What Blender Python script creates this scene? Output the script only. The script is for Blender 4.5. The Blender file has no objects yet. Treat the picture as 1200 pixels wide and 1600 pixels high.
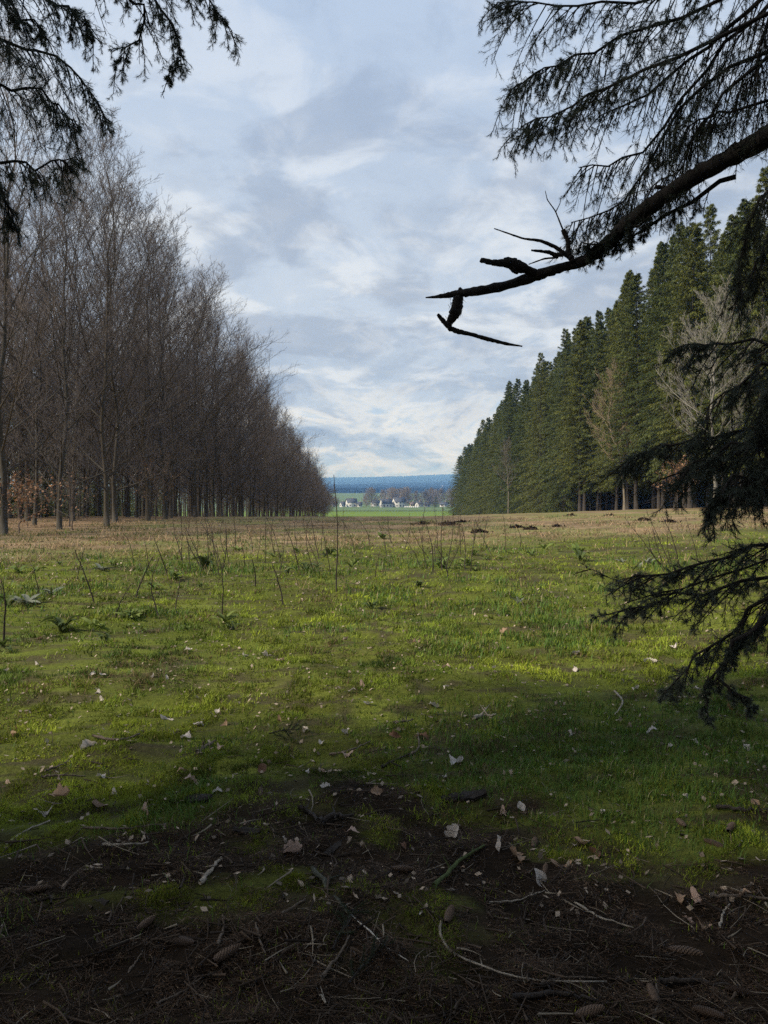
import bpy, math
import numpy as np
from mathutils import Vector

# ------------------------------------------------------------------ camera, sky, sun, exposure
SC = bpy.context.scene
COL = SC.collection
R = math.radians
EYE = 1.6
PITCH = R(1.67)
cam_d = bpy.data.cameras.new("camera")
cam = bpy.data.objects.new("camera", cam_d)
COL.objects.link(cam)
cam.location = (0, 0, EYE)
cam.rotation_euler = (R(90) - PITCH, 0, 0)
cam_d.sensor_fit = 'HORIZONTAL'
cam_d.sensor_width = 36
cam_d.lens = 36
cam_d.clip_start = 0.05
cam_d.clip_end = 30000
SC.camera = cam

SUN_ELEV = R(40)
SUN_DIR = Vector((0.94, 0.34, 0)).normalized()          # the way the light travels over the ground
sun_d = bpy.data.lights.new("sun", 'SUN')
sun_d.energy = 5.0
sun_d.angle = R(5)
sun_d.color = (1.0, 0.93, 0.82)
sun = bpy.data.objects.new("sun", sun_d)
COL.objects.link(sun)
tr = Vector((SUN_DIR.x * math.cos(SUN_ELEV), SUN_DIR.y * math.cos(SUN_ELEV), -math.sin(SUN_ELEV)))
sun.rotation_euler = tr.to_track_quat('-Z', 'Y').to_euler()

W = bpy.data.worlds.new("World")
SC.world = W
W.use_nodes = True
def build_world():
    nt = W.node_tree
    N, L = nt.nodes, nt.links
    N.clear()
    def nd(t, **k):
        n = N.new(t)
        for a, b in k.items():
            setattr(n, a, b)
        return n
    def math_(op, a, b=None, clamp=False):
        n = nd('ShaderNodeMath', operation=op, use_clamp=clamp)
        for i, v in enumerate((a, b)):
            if v is None: continue
            if isinstance(v, (int, float)): n.inputs[i].default_value = v
            else: L.new(v, n.inputs[i])
        return n.outputs[0]
    def mix(f, a, b):
        n = nd('ShaderNodeMix', data_type='RGBA')
        for i, v in ((0, f), (6, a), (7, b)):
            if isinstance(v, (int, float)): n.inputs[i].default_value = v
            elif isinstance(v, tuple): n.inputs[i].default_value = (*v, 1)
            else: L.new(v, n.inputs[i])
        return n.outputs[2]
    def rng_(v, a, b, c=0.0, d=1.0):
        n = nd('ShaderNodeMapRange', interpolation_type='SMOOTHSTEP')
        L.new(v, n.inputs[0])
        for i, x in enumerate((a, b, c, d)): n.inputs[i + 1].default_value = x
        return n.outputs[0]
    sky = nd('ShaderNodeTexSky', sky_type='NISHITA')
    sky.sun_disc = False
    sky.sun_elevation = SUN_ELEV
    sky.sun_rotation = math.atan2(-SUN_DIR.x, -SUN_DIR.y)
    sky.air_density = 1.0; sky.dust_density = 1.0; sky.ozone_density = 2.0
    skyc = nd('ShaderNodeMix', data_type='RGBA', blend_type='MULTIPLY')
    skyc.inputs[0].default_value = 1
    L.new(sky.outputs[0], skyc.inputs[6])
    skyc.inputs[7].default_value = (0.10, 0.10, 0.10, 1)
    tc = nd('ShaderNodeTexCoord')
    sep = nd('ShaderNodeSeparateXYZ'); L.new(tc.outputs['Generated'], sep.inputs[0])
    z = math_('MAXIMUM', sep.outputs[2], 0.0)
    zz = math_('ADD', z, 0.21)
    u = math_('DIVIDE', sep.outputs[0], zz)
    v = math_('DIVIDE', sep.outputs[1], zz)
    cmb = nd('ShaderNodeCombineXYZ'); L.new(u, cmb.inputs[0]); L.new(v, cmb.inputs[1])
    def noise(scale, detail, rough, off, dist=0.0, yst=1.0):
        mp = nd('ShaderNodeMapping'); L.new(cmb.outputs[0], mp.inputs[0])
        mp.inputs['Location'].default_value = (off, off * 1.7, off * .3)
        mp.inputs['Scale'].default_value = (1, yst, 1)
        n = nd('ShaderNodeTexNoise'); L.new(mp.outputs[0], n.inputs['Vector'])
        n.inputs['Scale'].default_value = scale; n.inputs['Detail'].default_value = detail
        n.inputs['Roughness'].default_value = rough; n.inputs['Distortion'].default_value = dist
        return n.outputs[0]
    big = noise(0.55, 3, .5, 3.1, .2)
    mid = noise(3.4, 9, .58, 7.7, .5)
    mid2 = noise(2.4, 8, .56, 12.4, .5, .9)
    fine = noise(6.5, 8, .58, 31.0, .5)
    brk = noise(2.3, 8, .58, 21.0, .5, .55)
    # veil of cloud: blue grey undersides and paler thin places
    c1 = mix(rng_(big, .36, .62), (.41, .50, .64), (.56, .65, .78))
    c2 = mix(rng_(mid, .48, .61, 0, .72), c1, (.79, .84, .90))
    c3 = mix(rng_(mid2, .47, .59, 0, .74), c2, (.37, .44, .56))
    c3 = mix(rng_(fine, .50, .72, 0, .42), c3, (.80, .84, .89))
    c3 = mix(rng_(fine, .48, .30, 0, .30), c3, (.36, .43, .55))
    # breaks low over the hills: bright edges and blue sky behind
    low = rng_(z, .05, .22, 1, 0)
    brt = math_('MULTIPLY', rng_(brk, .52, .60), math_('ADD', math_('MULTIPLY', low, .58), .06))
    c4 = mix(brt, c3, (.88, .89, .88))
    shade = math_('MULTIPLY', rng_(brk, .50, .37), math_('MULTIPLY', low, .95))
    c4 = mix(shade, c4, (.25, .33, .47))
    gap = math_('MULTIPLY', rng_(brk, .60, .68), low)
    c5 = mix(math_('MULTIPLY', gap, .8), c4, (.34, .53, .80))
    thin = rng_(z, .22, .70, .0, .50)
    c6 = mix(thin, c5, (.34, .49, .76))
    below = rng_(sep.outputs[2], -.02, .0, 0, 1)
    c7 = mix(below, (.10, .11, .09), c6)
    bg = nd('ShaderNodeBackground'); L.new(c7, bg.inputs[0]); bg.inputs[1].default_value = 0.88
    out = nd('ShaderNodeOutputWorld'); L.new(bg.outputs[0], out.inputs[0])
build_world()
vs = SC.view_settings
vs.view_transform = 'Standard'; vs.look = 'None'; vs.exposure = 0.22; vs.gamma = 1.0
vs.use_curve_mapping = False
SC.cycles.use_denoising = False
SC.cycles.max_bounces = 5
SC.cycles.diffuse_bounces = 3
SC.cycles.volume_bounces = 0
SC.cycles.sample_clamp_indirect = 1.5
SC.cycles.sample_clamp_direct = 6.0
SC.cycles.transparent_max_bounces = 8

# ------------------------------------------------------------------ noise and terrain
_rt = np.random.default_rng(11)
_TAB = _rt.random((256, 256))
def vnoise(x, y):
    x = np.asarray(x, float); y = np.asarray(y, float)
    ix = np.floor(x).astype(int); iy = np.floor(y).astype(int)
    fx = x - ix; fy = y - iy
    fx = fx * fx * (3 - 2 * fx); fy = fy * fy * (3 - 2 * fy)
    a = _TAB[ix & 255, iy & 255]; b = _TAB[(ix + 1) & 255, iy & 255]
    c = _TAB[ix & 255, (iy + 1) & 255]; d = _TAB[(ix + 1) & 255, (iy + 1) & 255]
    return (a + (b - a) * fx) * (1 - fy) + (c + (d - c) * fx) * fy
def fbm(x, y, octv=4, s=1.0, off=0.0):
    t = 0; a = .5; n = 0
    x = np.asarray(x, float) * s + off; y = np.asarray(y, float) * s + off * 1.37
    for _ in range(octv):
        t = t + a * vnoise(x, y); n += a; a *= .5; x = x * 2.03 + 17.3; y = y * 2.03 + 5.1
    return t / n
def sstep(a, b, v):
    t = np.clip((v - a) / (b - a), 0, 1)
    return t * t * (3 - 2 * t)
KY = np.array([-200, 0, 25, 45, 60, 92, 150, 230, 400, 700, 950, 1400, 1900, 2400, 3000, 3800, 4600, 5200, 6500, 7500, 8200, 9600], float)
KZ = np.array([0, 0, 0, -.1, -.5, -1.7, -3.8, -6.6, -10.3, -14.6, -16.2, -9, -7.5, -8, -2, 14, 26, 24, 84, 124, 118, 40], float)
_yy = np.concatenate([np.linspace(-200, 300, 1001), np.linspace(302, 9700, 2400)])
_zz = np.interp(_yy, KY, KZ)
_k1 = np.ones(25) / 25
_zs = np.convolve(np.pad(_zz, 12, mode='edge'), _k1, 'valid')
def terrain(x, y, fine=True):
    x = np.asarray(x, float); y = np.asarray(y, float)
    z = np.interp(y, _yy, _zs)
    z = z + .032 * np.clip(x - 3, 0, 30) * np.exp(-((y - 60) / 36.) ** 2)
    far = sstep(2600, 6500, y)
    z = z + far * (x * .032 + 30 * (fbm(x, y, 4, 1 / 900., 4) - .5))
    z = z + sstep(1000, 1500, y) * (1 - far) * 6 * (fbm(x, y, 3, 1 / 300., 9) - .5)
    near = 1 - sstep(50, 140, y)
    z = z + near * .10 * (fbm(x, y, 3, .35, 31) - .5) * sstep(1.0, 6, np.hypot(x, y))
    if fine:
        f = 1 - sstep(20, 60, np.hypot(x, y))
        z = z + f * (.13 * (fbm(x, y, 3, 1.7, 3) - .5) + .065 * (fbm(x, y, 2, 8.5, 8) - .5))
    return z
FWD = np.array([0, math.cos(PITCH), -math.sin(PITCH)])
UPV = np.array([0, math.sin(PITCH), math.cos(PITCH)])
def ray(px, py):
    d = np.array([1., 0, 0]) * (px - 600) / 1200 + UPV * (800 - py) / 1200 + FWD
    return d
def at(px, py, depth):
    return np.array([0, 0, EYE]) + ray(px, py) * depth
def on_ground(px, py):
    d = ray(px, py); t = 1.5 * 1.004 ** np.arange(1400)
    p = np.array([0, 0, EYE]) + d * t[:, None]
    z = terrain(p[:, 0], p[:, 1])
    i = int(np.argmax(p[:, 2] <= z))
    return np.array([p[i, 0], p[i, 1], z[i]])
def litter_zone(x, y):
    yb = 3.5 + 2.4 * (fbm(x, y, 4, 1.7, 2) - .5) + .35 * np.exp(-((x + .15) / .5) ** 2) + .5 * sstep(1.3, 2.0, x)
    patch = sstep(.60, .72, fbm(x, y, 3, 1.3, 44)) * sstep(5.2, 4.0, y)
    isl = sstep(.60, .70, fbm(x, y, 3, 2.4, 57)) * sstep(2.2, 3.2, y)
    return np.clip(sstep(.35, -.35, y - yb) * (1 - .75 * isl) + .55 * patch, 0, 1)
def straw_zone(x, y):
    yb = 24.5 + np.where(x < 0, .68, .15) * np.clip(x, -14, 14) + 15 * (fbm(x, y, 4, .3, 5) - .5)
    return sstep(-4, 4, y - yb)

# ------------------------------------------------------------------ mesh helpers
class MB:
    def __init__(s): s.v = []; s.f = []; s.c = []; s.n = 0
    def add(s, v, f, c=None):
        v = np.asarray(v, float).reshape(-1, 3); f = np.asarray(f, int).reshape(-1, 3)
        s.v.append(v); s.f.append(f + s.n); s.n += len(v)
        if c is None: c = np.ones((len(v), 3))
        c = np.asarray(c, float)
        if c.ndim == 1: c = np.tile(c, (len(v), 1))
        s.c.append(c)
    def merge(s, o, M=None, loc=(0, 0, 0)):
        V, F, C = o.arr()
        if M is not None: V = V @ np.asarray(M).T
        s.add(V + np.asarray(loc), F, C)
    def arr(s):
        return np.concatenate(s.v), np.concatenate(s.f), np.concatenate(s.c)
    def mesh(s, name, mat, smooth=False):
        V, F, C = s.arr()
        me = bpy.data.meshes.new(name)
        me.vertices.add(len(V)); me.vertices.foreach_set('co', V.astype(np.float32).ravel())
        me.loops.add(len(F) * 3); me.loops.foreach_set('vertex_index', F.astype(np.int32).ravel())
        me.polygons.add(len(F)); me.polygons.foreach_set('loop_start', np.arange(0, len(F) * 3, 3, dtype=np.int32))
        if smooth: me.polygons.foreach_set('use_smooth', np.ones(len(F), bool))
        at_ = me.color_attributes.new('Col', 'FLOAT_COLOR', 'POINT')
        at_.data.foreach_set('color', np.concatenate([C, np.ones((len(C), 1))], 1).astype(np.float32).ravel())
        me.materials.append(mat)
        me.update(); me.validate()
        return me
    def build(s, name, mat, parent=None, smooth=False, loc=(0, 0, 0)):
        return link(name, s.mesh(name, mat, smooth), parent, loc)
def link(name, me, parent=None, loc=(0, 0, 0)):
    o = bpy.data.objects.new(name, me)
    COL.objects.link(o); o.parent = parent; o.location = loc
    return o
def tag(o, label=None, cat=None, group=None, kind=None):
    if label: o['label'] = label
    if cat: o['category'] = cat
    if group: o['group'] = group
    if kind: o['kind'] = kind
    return o
def empty(name, loc, label=None, cat=None, group=None):
    o = bpy.data.objects.new(name, None); COL.objects.link(o); o.location = loc
    o.empty_display_size = .2
    return tag(o, label, cat, group)
def unit(v):
    return v / np.maximum(np.linalg.norm(v, axis=-1, keepdims=True), 1e-9)
def poly_tubes(mb, P, rad, sides=5, col=None, rng=None, cap=True):
    """P (N,S,3), rad (N,S): N tubes"""
    P = np.asarray(P, float); rad = np.asarray(rad, float)
    N, S, _ = P.shape
    T = np.empty_like(P)
    T[:, 1:-1] = P[:, 2:] - P[:, :-2]; T[:, 0] = P[:, 1] - P[:, 0]; T[:, -1] = P[:, -1] - P[:, -2]
    T = unit(T)
    mean = unit(P[:, -1] - P[:, 0])
    ref = np.where(np.abs(mean[:, 2:3]) > .8, np.array([[1., 0.13, 0]]), np.array([[0.07, 0.05, 1.]]))
    U = unit(np.cross(T, ref[:, None, :])); V = np.cross(T, U)
    a = np.arange(sides) / sides * 2 * np.pi
    ring = P[:, :, None, :] + rad[:, :, None, None] * (np.cos(a)[None, None, :, None] * U[:, :, None, :] + np.sin(a)[None, None, :, None] * V[:, :, None, :])
    idx = np.arange(N * S * sides).reshape(N, S, sides)
    A = idx[:, :-1, :]; B = np.roll(A, -1, 2); Cc = idx[:, 1:, :]; D = np.roll(Cc, -1, 2)
    F = np.concatenate([np.stack([A, B, D], -1).reshape(-1, 3), np.stack([A, D, Cc], -1).reshape(-1, 3)])
    if cap and sides > 3:
        for e in (0, S - 1):
            for k in range(1, sides - 1):
                F = np.concatenate([F, np.stack([idx[:, e, 0], idx[:, e, k], idx[:, e, k + 1]], -1)])
    c = None
    if col is not None:
        col = np.asarray(col, float)
        c = np.broadcast_to(col[:, None, None, :] if col.ndim == 2 else col, (N, S, sides, 3)).reshape(-1, 3)
    mb.add(ring.reshape(-1, 3), F, c)
def bez(P0, P1, P2, t):
    t = np.asarray(t)[..., None]
    return (1 - t) ** 2 * P0 + 2 * t * (1 - t) * P1 + t ** 2 * P2
def bez_tubes(mb, P0, P1, P2, r0, r1, seg=3, sides=3, col=None):
    t = np.linspace(0, 1, seg + 1)
    P = bez(P0[:, None], P1[:, None], P2[:, None], np.tile(t, (len(P0), 1)))
    r0 = np.broadcast_to(r0, len(P0)); r1 = np.broadcast_to(r1, len(P0))
    poly_tubes(mb, P, r0[:, None] + (r1 - r0)[:, None] * t[None], sides, col, cap=False)
def spikes(mb, A, B, r, col=None, rng=None):
    """thin 3 sided cones from A to B"""
    N = len(A); d = unit(B - A)
    ref = np.where(np.abs(d[:, 2:3]) > .8, np.array([[1., 0.1, 0]]), np.array([[0, 0.1, 1.]]))
    U = unit(np.cross(d, ref)); V = np.cross(d, U)
    r = np.broadcast_to(r, N)[:, None]
    vs_ = np.stack([A + r * U, A + r * (-.5 * U + .87 * V), A + r * (-.5 * U - .87 * V), B], 1)
    i = np.arange(N)[:, None] * 4
    F = np.concatenate([i + np.array([[0, 1, 3]]), i + np.array([[1, 2, 3]]), i + np.array([[2, 0, 3]])])
    c = None
    if col is not None: c = np.repeat(np.broadcast_to(col, (N, 3)), 4, 0)
    mb.add(vs_.reshape(-1, 3), F, c)
def blades(mb, A, D, wid, length, col, rng, tipcol=1.15):
    """one triangle each: base A, direction D (unit), sideways random"""
    N = len(A)
    a = rng.random(N) * 2 * np.pi
    s = np.stack([np.cos(a), np.sin(a), np.zeros(N)], -1)
    wid = np.broadcast_to(wid, N)[:, None]; length = np.broadcast_to(length, N)[:, None]
    v = np.stack([A - s * wid * .5, A + s * wid * .5, A + D * length], 1)
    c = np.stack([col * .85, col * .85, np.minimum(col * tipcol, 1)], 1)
    mb.add(v.reshape(-1, 3), np.arange(N * 3).reshape(-1, 3), c.reshape(-1, 3))
def spawn(rng, P0, P1, P2, n, lo, hi, tmin, tmax, spread, up, forward=.55, taper=.5):
    """children on quadratic curves: n each"""
    N = len(P0)
    t = tmin + (tmax - tmin) * (np.arange(n)[None] + rng.random((N, n))) / n
    base = bez(P0[:, None], P1[:, None], P2[:, None], t)
    tan = unit(2 * (1 - t)[..., None] * (P1 - P0)[:, None] + 2 * t[..., None] * (P2 - P1)[:, None])
    rv = unit(rng.normal(size=(N, n, 3)))
    side = unit(rv - (rv * tan).sum(-1, keepdims=True) * tan)
    d = unit(tan * forward + side * spread + np.array([0, 0, up]))
    plen = np.linalg.norm(P2 - P0, axis=-1)[:, None]
    ln = plen * (lo + (hi - lo) * rng.random((N, n))) * (1 - taper * t)
    Q0 = base; Q1 = base + d * ln[..., None] * .5
    d2 = unit(d + np.array([0, 0, up * .8]) + .18 * rng.normal(size=d.shape))
    Q2 = Q1 + d2 * ln[..., None] * .5
    return Q0.reshape(-1, 3), Q1.reshape(-1, 3), Q2.reshape(-1, 3)

# ------------------------------------------------------------------ materials
def material(name, base=(1, 1, 1), attr=True, rough=.8, spec=.2, nscale=0, namt=.3, bump=0, bscale=60, transl=0, coords='Object', stretch=(1, 1, 1), vary=None):
    m = bpy.data.materials.new(name); m.use_nodes = True
    nt = m.node_tree; N, L = nt.nodes, nt.links
    p = N['Principled BSDF']
    p.inputs['Roughness'].default_value = rough
    p.inputs['Specular IOR Level'].default_value = spec
    rgb = N.new('ShaderNodeRGB'); rgb.outputs[0].default_value = (*base, 1)
    cur = rgb.outputs[0]
    if attr:
        a = N.new('ShaderNodeAttribute'); a.attribute_name = 'Col'
        mx = N.new('ShaderNodeMix'); mx.data_type = 'RGBA'; mx.blend_type = 'MULTIPLY'; mx.inputs[0].default_value = 1
        L.new(a.outputs[0], mx.inputs[6]); L.new(cur, mx.inputs[7]); cur = mx.outputs[2]
    tcn = N.new('ShaderNodeTexCoord'); mp = N.new('ShaderNodeMapping'); L.new(tcn.outputs[coords], mp.inputs[0])
    mp.inputs['Scale'].default_value = stretch
    if nscale:
        n = N.new('ShaderNodeTexNoise'); n.inputs['Scale'].default_value = nscale; n.inputs['Detail'].default_value = 6
        n.inputs['Roughness'].default_value = .65
        L.new(mp.outputs[0], n.inputs['Vector'])
        mr = N.new('ShaderNodeMapRange'); L.new(n.outputs[0], mr.inputs[0])
        mr.inputs[1].default_value = .25; mr.inputs[2].default_value = .75
        mr.inputs[3].default_value = 1 - namt; mr.inputs[4].default_value = 1 + namt
        vm = N.new('ShaderNodeVectorMath'); vm.operation = 'SCALE'
        L.new(cur, vm.inputs[0]); L.new(mr.outputs[0], vm.inputs['Scale']); cur = vm.outputs[0]
    if vary:
        oi = N.new('ShaderNodeObjectInfo'); rp_ = N.new('ShaderNodeValToRGB')
        rp_.color_ramp.elements[0].color = (*vary[0], 1); rp_.color_ramp.elements[1].color = (*vary[2], 1)
        el = rp_.color_ramp.elements.new(.5); el.color = (*vary[1], 1)
        L.new(oi.outputs['Random'], rp_.inputs[0])
        mv = N.new('ShaderNodeMix'); mv.data_type = 'RGBA'; mv.blend_type = 'MULTIPLY'; mv.inputs[0].default_value = 1
        L.new(cur, mv.inputs[6]); L.new(rp_.outputs[0], mv.inputs[7]); cur = mv.outputs[2]
    L.new(cur, p.inputs['Base Color'])
    if bump:
        b = N.new('ShaderNodeTexNoise'); b.inputs['Scale'].default_value = bscale; b.inputs['Detail'].default_value = 5
        L.new(mp.outputs[0], b.inputs['Vector'])
        bn = N.new('ShaderNodeBump'); bn.inputs['Strength'].default_value = bump; bn.inputs['Distance'].default_value = .02
        L.new(b.outputs[0], bn.inputs['Height']); L.new(bn.outputs[0], p.inputs['Normal'])
    if transl:
        t = N.new('ShaderNodeBsdfTranslucent'); L.new(cur, t.inputs[0])
        ms = N.new('ShaderNodeMixShader'); ms.inputs[0].default_value = transl
        L.new(p.outputs[0], ms.inputs[1]); L.new(t.outputs[0], ms.inputs[2])
        L.new(ms.outputs[0], N['Material Output'].inputs[0])
    return m
M_ground = material('ground_earth', rough=.95, spec=.08, nscale=26, namt=.45, bump=.6, bscale=70)
M_blade = material('grass_blade', rough=.6, spec=.15, transl=.25)
M_litter = material('needle_litter', rough=.75, spec=.15)
M_bark = material('beech_bark', rough=.85, nscale=6, namt=.35, bump=.3, bscale=25, stretch=(1, 1, .3), vary=((.7, .72, .7), (1, 1, 1), (1.3, 1.2, 1.05)))
M_twig = material('beech_twig', rough=.8, nscale=.7, namt=.25, vary=((.72, .72, .72), (1, 1, 1), (1.22, 1.16, 1.08)))
M_sbark = material('spruce_bark', rough=.9, nscale=9, namt=.4, bump=.6, bscale=40, stretch=(1, 1, .5))
M_needle = material('spruce_foliage', rough=.55, spec=.25, nscale=1.2, namt=.25, transl=.2, vary=((.68, .76, .74), (.95, .96, .90), (1.22, 1.13, .92)))
M_nneedle = material('spruce_needle', rough=.5, spec=.3, transl=.3)
M_dead = material('dead_wood', rough=.85, nscale=35, namt=.4, bump=.6, bscale=120)
M_cone = material('cone_scales', rough=.6, spec=.3, nscale=80, namt=.25)
M_leaf = material('dry_leaf', rough=.7, spec=.2, nscale=60, namt=.25, transl=.2)
M_green = material('broad_leaf', rough=.65, spec=.15, nscale=25, namt=.25, transl=.2)
M_plaster = material('white_plaster', attr=True, rough=.9, nscale=.6, namt=.06)
M_roof = material('slate_roof', attr=True, rough=.7, nscale=1.5, namt=.2)
M_soil = material('molehill_soil', attr=True, rough=.95, spec=.05, nscale=14, namt=.4, bump=.8, bscale=30)
M_glass = material('window_glass', attr=False, base=(.03, .035, .04), rough=.1, spec=.5)

# ------------------------------------------------------------------ ground sheet
def build_ground():
    v = [-60.]
    y = -60.
    ys = [y]
    while y < 9500:
        step = max(.035, abs(y) * (.016 if y < 60 else .022)) if y > 1 else (.5 if y < -2 else .08)
        if 1 < y < 12: step = max(.035, .009 * y)
        y += step; ys.append(y)
    ys = np.array(ys)
    u = np.linspace(-1, 1, 231)
    xs = np.sign(u) * (.9 * np.abs(u) * 3 + (np.exp(np.abs(u) * 7.0) - 1 - 7 * np.abs(u)) * 5.6)
    X, Y = np.meshgrid(xs, ys)
    Z = terrain(X, Y)
    n = fbm(X, Y, 4, 1.6, 6)[..., None]; n2 = fbm(X, Y, 3, .5, 9)[..., None]; n3 = fbm(X, Y, 3, 7., 15)[..., None]
    moss = np.array([.098, .112, .018]) * (.30 + 1.4 * n) + np.array([.03, .02, .004]) * (n2 - .5)
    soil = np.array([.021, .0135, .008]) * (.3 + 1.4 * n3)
    earthy = np.array([.060, .048, .026])
    moss = moss + (earthy - moss) * (sstep(.48, .62, n3) * .85)
    straw = np.array([.25, .175, .10]) * (.15 + 1.6 * n) * (.7 + .6 * n2)
    strawg = np.array([.12, .15, .035])
    straw = straw + (strawg - straw) * sstep(.46, .60, n2) * .65
    Lz = litter_zone(X, Y)[..., None]; Sz = straw_zone(X, Y)[..., None]
    wood = (sstep(-11.5, -14.5, X + .014 * Y) + sstep(22, 26, X))[..., None] * (Y < 232)[..., None]
    leafy = np.array([.20, .135, .08]) * (.5 + n)
    c = moss * (1 - Sz) + straw * Sz
    c = c * (1 - wood) + leafy * wood
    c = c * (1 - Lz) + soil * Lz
    fn = fbm(X, Y, 3, 1 / 70., 2)[..., None]
    f1 = np.array([.115, .170, .030]) * (.8 + .4 * fn)
    f2 = np.array([.105, .150, .062]) * (.8 + .4 * fn)
    f2 = np.where((Y > 440)[..., None], f2, f1)
    fld = sstep(228, 236, Y + 6 * (fbm(X, Y, 2, .1, 3) - .5))[..., None]
    c = c * (1 - fld) + f2 * fld
    # far country: pasture, ploughland and woods
    fc = fbm(X, Y * .45, 4, 1 / 260., 13)[..., None]
    past = np.where(fc > .52, np.array([.11, .16, .05]), np.array([.16, .14, .08]))
    woods = np.array([.030, .040, .022]) * (.7 + .6 * fbm(X, Y, 3, 1 / 40., 7)[..., None])
    wmask = np.clip(sstep(.44, .50, fbm(X, Y * .35, 3, 1 / 500., 23)) + sstep(5000, 5400, Y), 0, 1)[..., None]
    farc = past * (1 - wmask) + woods * wmask
    fm = sstep(1900, 2100, Y)[..., None]
    c = c * (1 - fm) + farc * fm
    nr, nc = X.shape
    I = np.arange(nr * nc).reshape(nr, nc)
    a, b, d, e = I[:-1, :-1].ravel(), I[:-1, 1:].ravel(), I[1:, 1:].ravel(), I[1:, :-1].ravel()
    mb = MB()
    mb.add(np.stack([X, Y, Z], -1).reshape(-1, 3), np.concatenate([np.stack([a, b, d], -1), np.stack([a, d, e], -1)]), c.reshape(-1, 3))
    o = mb.build('ground', M_ground, smooth=True)
    tag(o, kind='structure')
    print('ground', X.shape, xs.min(), xs.max())
build_ground()

# ------------------------------------------------------------------ bare trees
UP = np.array([0, 0, 1.])
def cheap_tree(rng, h, r, n1, first, ang0, ang1, l1, n2, n3, col, tcol, tw):
    S = 8; t = np.linspace(0, 1, S)
    w = np.cumsum(rng.normal(size=(S, 2)) * .2 * h / 18, 0) * t[:, None] ** .8
    P = np.stack([w[:, 0], w[:, 1], t * h], -1); rad = r * (1 - t * .93)
    mb = MB(); poly_tubes(mb, P[None], rad[None], 5, np.array(col), cap=False)
    tt = first + (.98 - first) * (np.arange(n1) + rng.random(n1)) / n1
    base = np.stack([np.interp(tt, t, P[:, k]) for k in range(3)], -1)
    az = np.arange(n1) * 2.4 + rng.random(n1) * .9; ang = np.radians(ang0 + (ang1 - ang0) * tt + rng.normal(size=n1) * 8)
    d = np.stack([np.cos(az) * np.sin(ang), np.sin(az) * np.sin(ang), np.cos(ang)], -1)
    ln = h * l1 * (1 - tt) ** .55 * (.6 + .6 * rng.random(n1)) + .04 * h
    P1 = base + d * ln[:, None] * .5; P2 = P1 + unit(d + UP * .45 + rng.normal(size=d.shape) * .12) * ln[:, None] * .5
    bez_tubes(mb, base, P1, P2, np.interp(tt, t, rad) * .42, .004, 3, 3, np.array(col))
    a = spawn(rng, base, P1, P2, n2, .30, .62, .15, 1., .62, .30); spikes(mb, a[0], a[2], tw * 1.6, np.array(tcol))
    b = spawn(rng, *a, n3, .4, .8, .15, 1., .62, .22); spikes(mb, b[0], b[2], tw, np.array(tcol))
    return mb
def bare_tree(rng, h=18., r=.16, n1=36, first=.16, ang0=55, ang1=22, l1=.36, n2=9, n3=6, n4=4, col=(.068, .058, .043), tcol=(.116, .095, .083), tw=.0056, wob=.16, up1=.45, spr=.62):
    """returns trunk MB, crown MB"""
    S = 16
    t = np.linspace(0, 1, S)
    w = np.cumsum(rng.normal(size=(S, 2)) * wob, 0) * t[:, None] ** .8
    P = np.stack([w[:, 0], w[:, 1], t * h], -1)
    rad = r * (1 - t * .93) * (1 + .35 * np.exp(-t * 60))
    tr_ = MB(); poly_tubes(tr_, P[None], rad[None], 9, np.array(col))
    cr = MB()
    tt = first + (.98 - first) * ((np.arange(n1) + rng.random(n1)) / n1) ** .9
    base = np.stack([np.interp(tt, t, P[:, k]) for k in range(3)], -1)
    az = np.arange(n1) * 2.4 + rng.random(n1) * .9
    ang = np.radians(ang0 + (ang1 - ang0) * tt + rng.normal(size=n1) * 8)
    d = np.stack([np.cos(az) * np.sin(ang), np.sin(az) * np.sin(ang), np.cos(ang)], -1)
    ln = (h * l1 * (1 - tt) ** .55 * (.6 + .6 * rng.random(n1)) + .7) * (.55 + .45 * sstep(first, first + .15, tt))
    P1 = base + d * ln[:, None] * .5
    P2 = P1 + unit(d + UP * up1 + rng.normal(size=d.shape) * .12) * ln[:, None] * .5
    rr = np.interp(tt, t, rad) * .42
    bez_tubes(cr, base, P1, P2, rr, rr * .2 + .004, 5, 5, np.array(col))
    a = spawn(rng, base, P1, P2, n2, .30, .62, .15, 1., spr, .30)
    bez_tubes(cr, *a, np.repeat(rr, n2) * .36 + .004, .004, 3, 3, np.array(col) * .5 + np.array(tcol) * .5)
    b = spawn(rng, *a, n3, .35, .7, .15, 1., spr, .22)
    bez_tubes(cr, *b, tw * 1.25, tw * .4, 2, 3, np.array(tcol)) if n4 > 2 else spikes(cr, b[0], b[2], tw * 1.3, np.array(tcol))
    if n4:
        c = spawn(rng, *b, n4, .4, .8, .2, 1., .6, .25)
        spikes(cr, c[0], c[2], tw * .85, np.array(tcol) * 1.05)
    return tr_, cr
VAR_B = []
rb = np.random.default_rng(101)
for i in range(6):
    edge = i < 3
    T, C_ = bare_tree(rb, 18, .118 if edge else .085, 36 if edge else 30, .07 if edge else .12, 62 if edge else 48, 14, .46 if edge else .28, 10 if edge else 8, 6 if edge else 5, 6 if edge else 3, wob=.22, up1=.6 if edge else .45)
    VAR_B.append((T.mesh('trunk', M_bark, True), C_.mesh('crown', M_twig)))
ORD = ['first', 'second', 'third', 'fourth', 'fifth', 'sixth', 'seventh', 'eighth', 'ninth', 'tenth', 'eleventh', 'twelfth', 'thirteenth',
       'fourteenth', 'fifteenth', 'sixteenth', 'seventeenth', 'eighteenth', 'nineteenth', 'twentieth']
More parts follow.
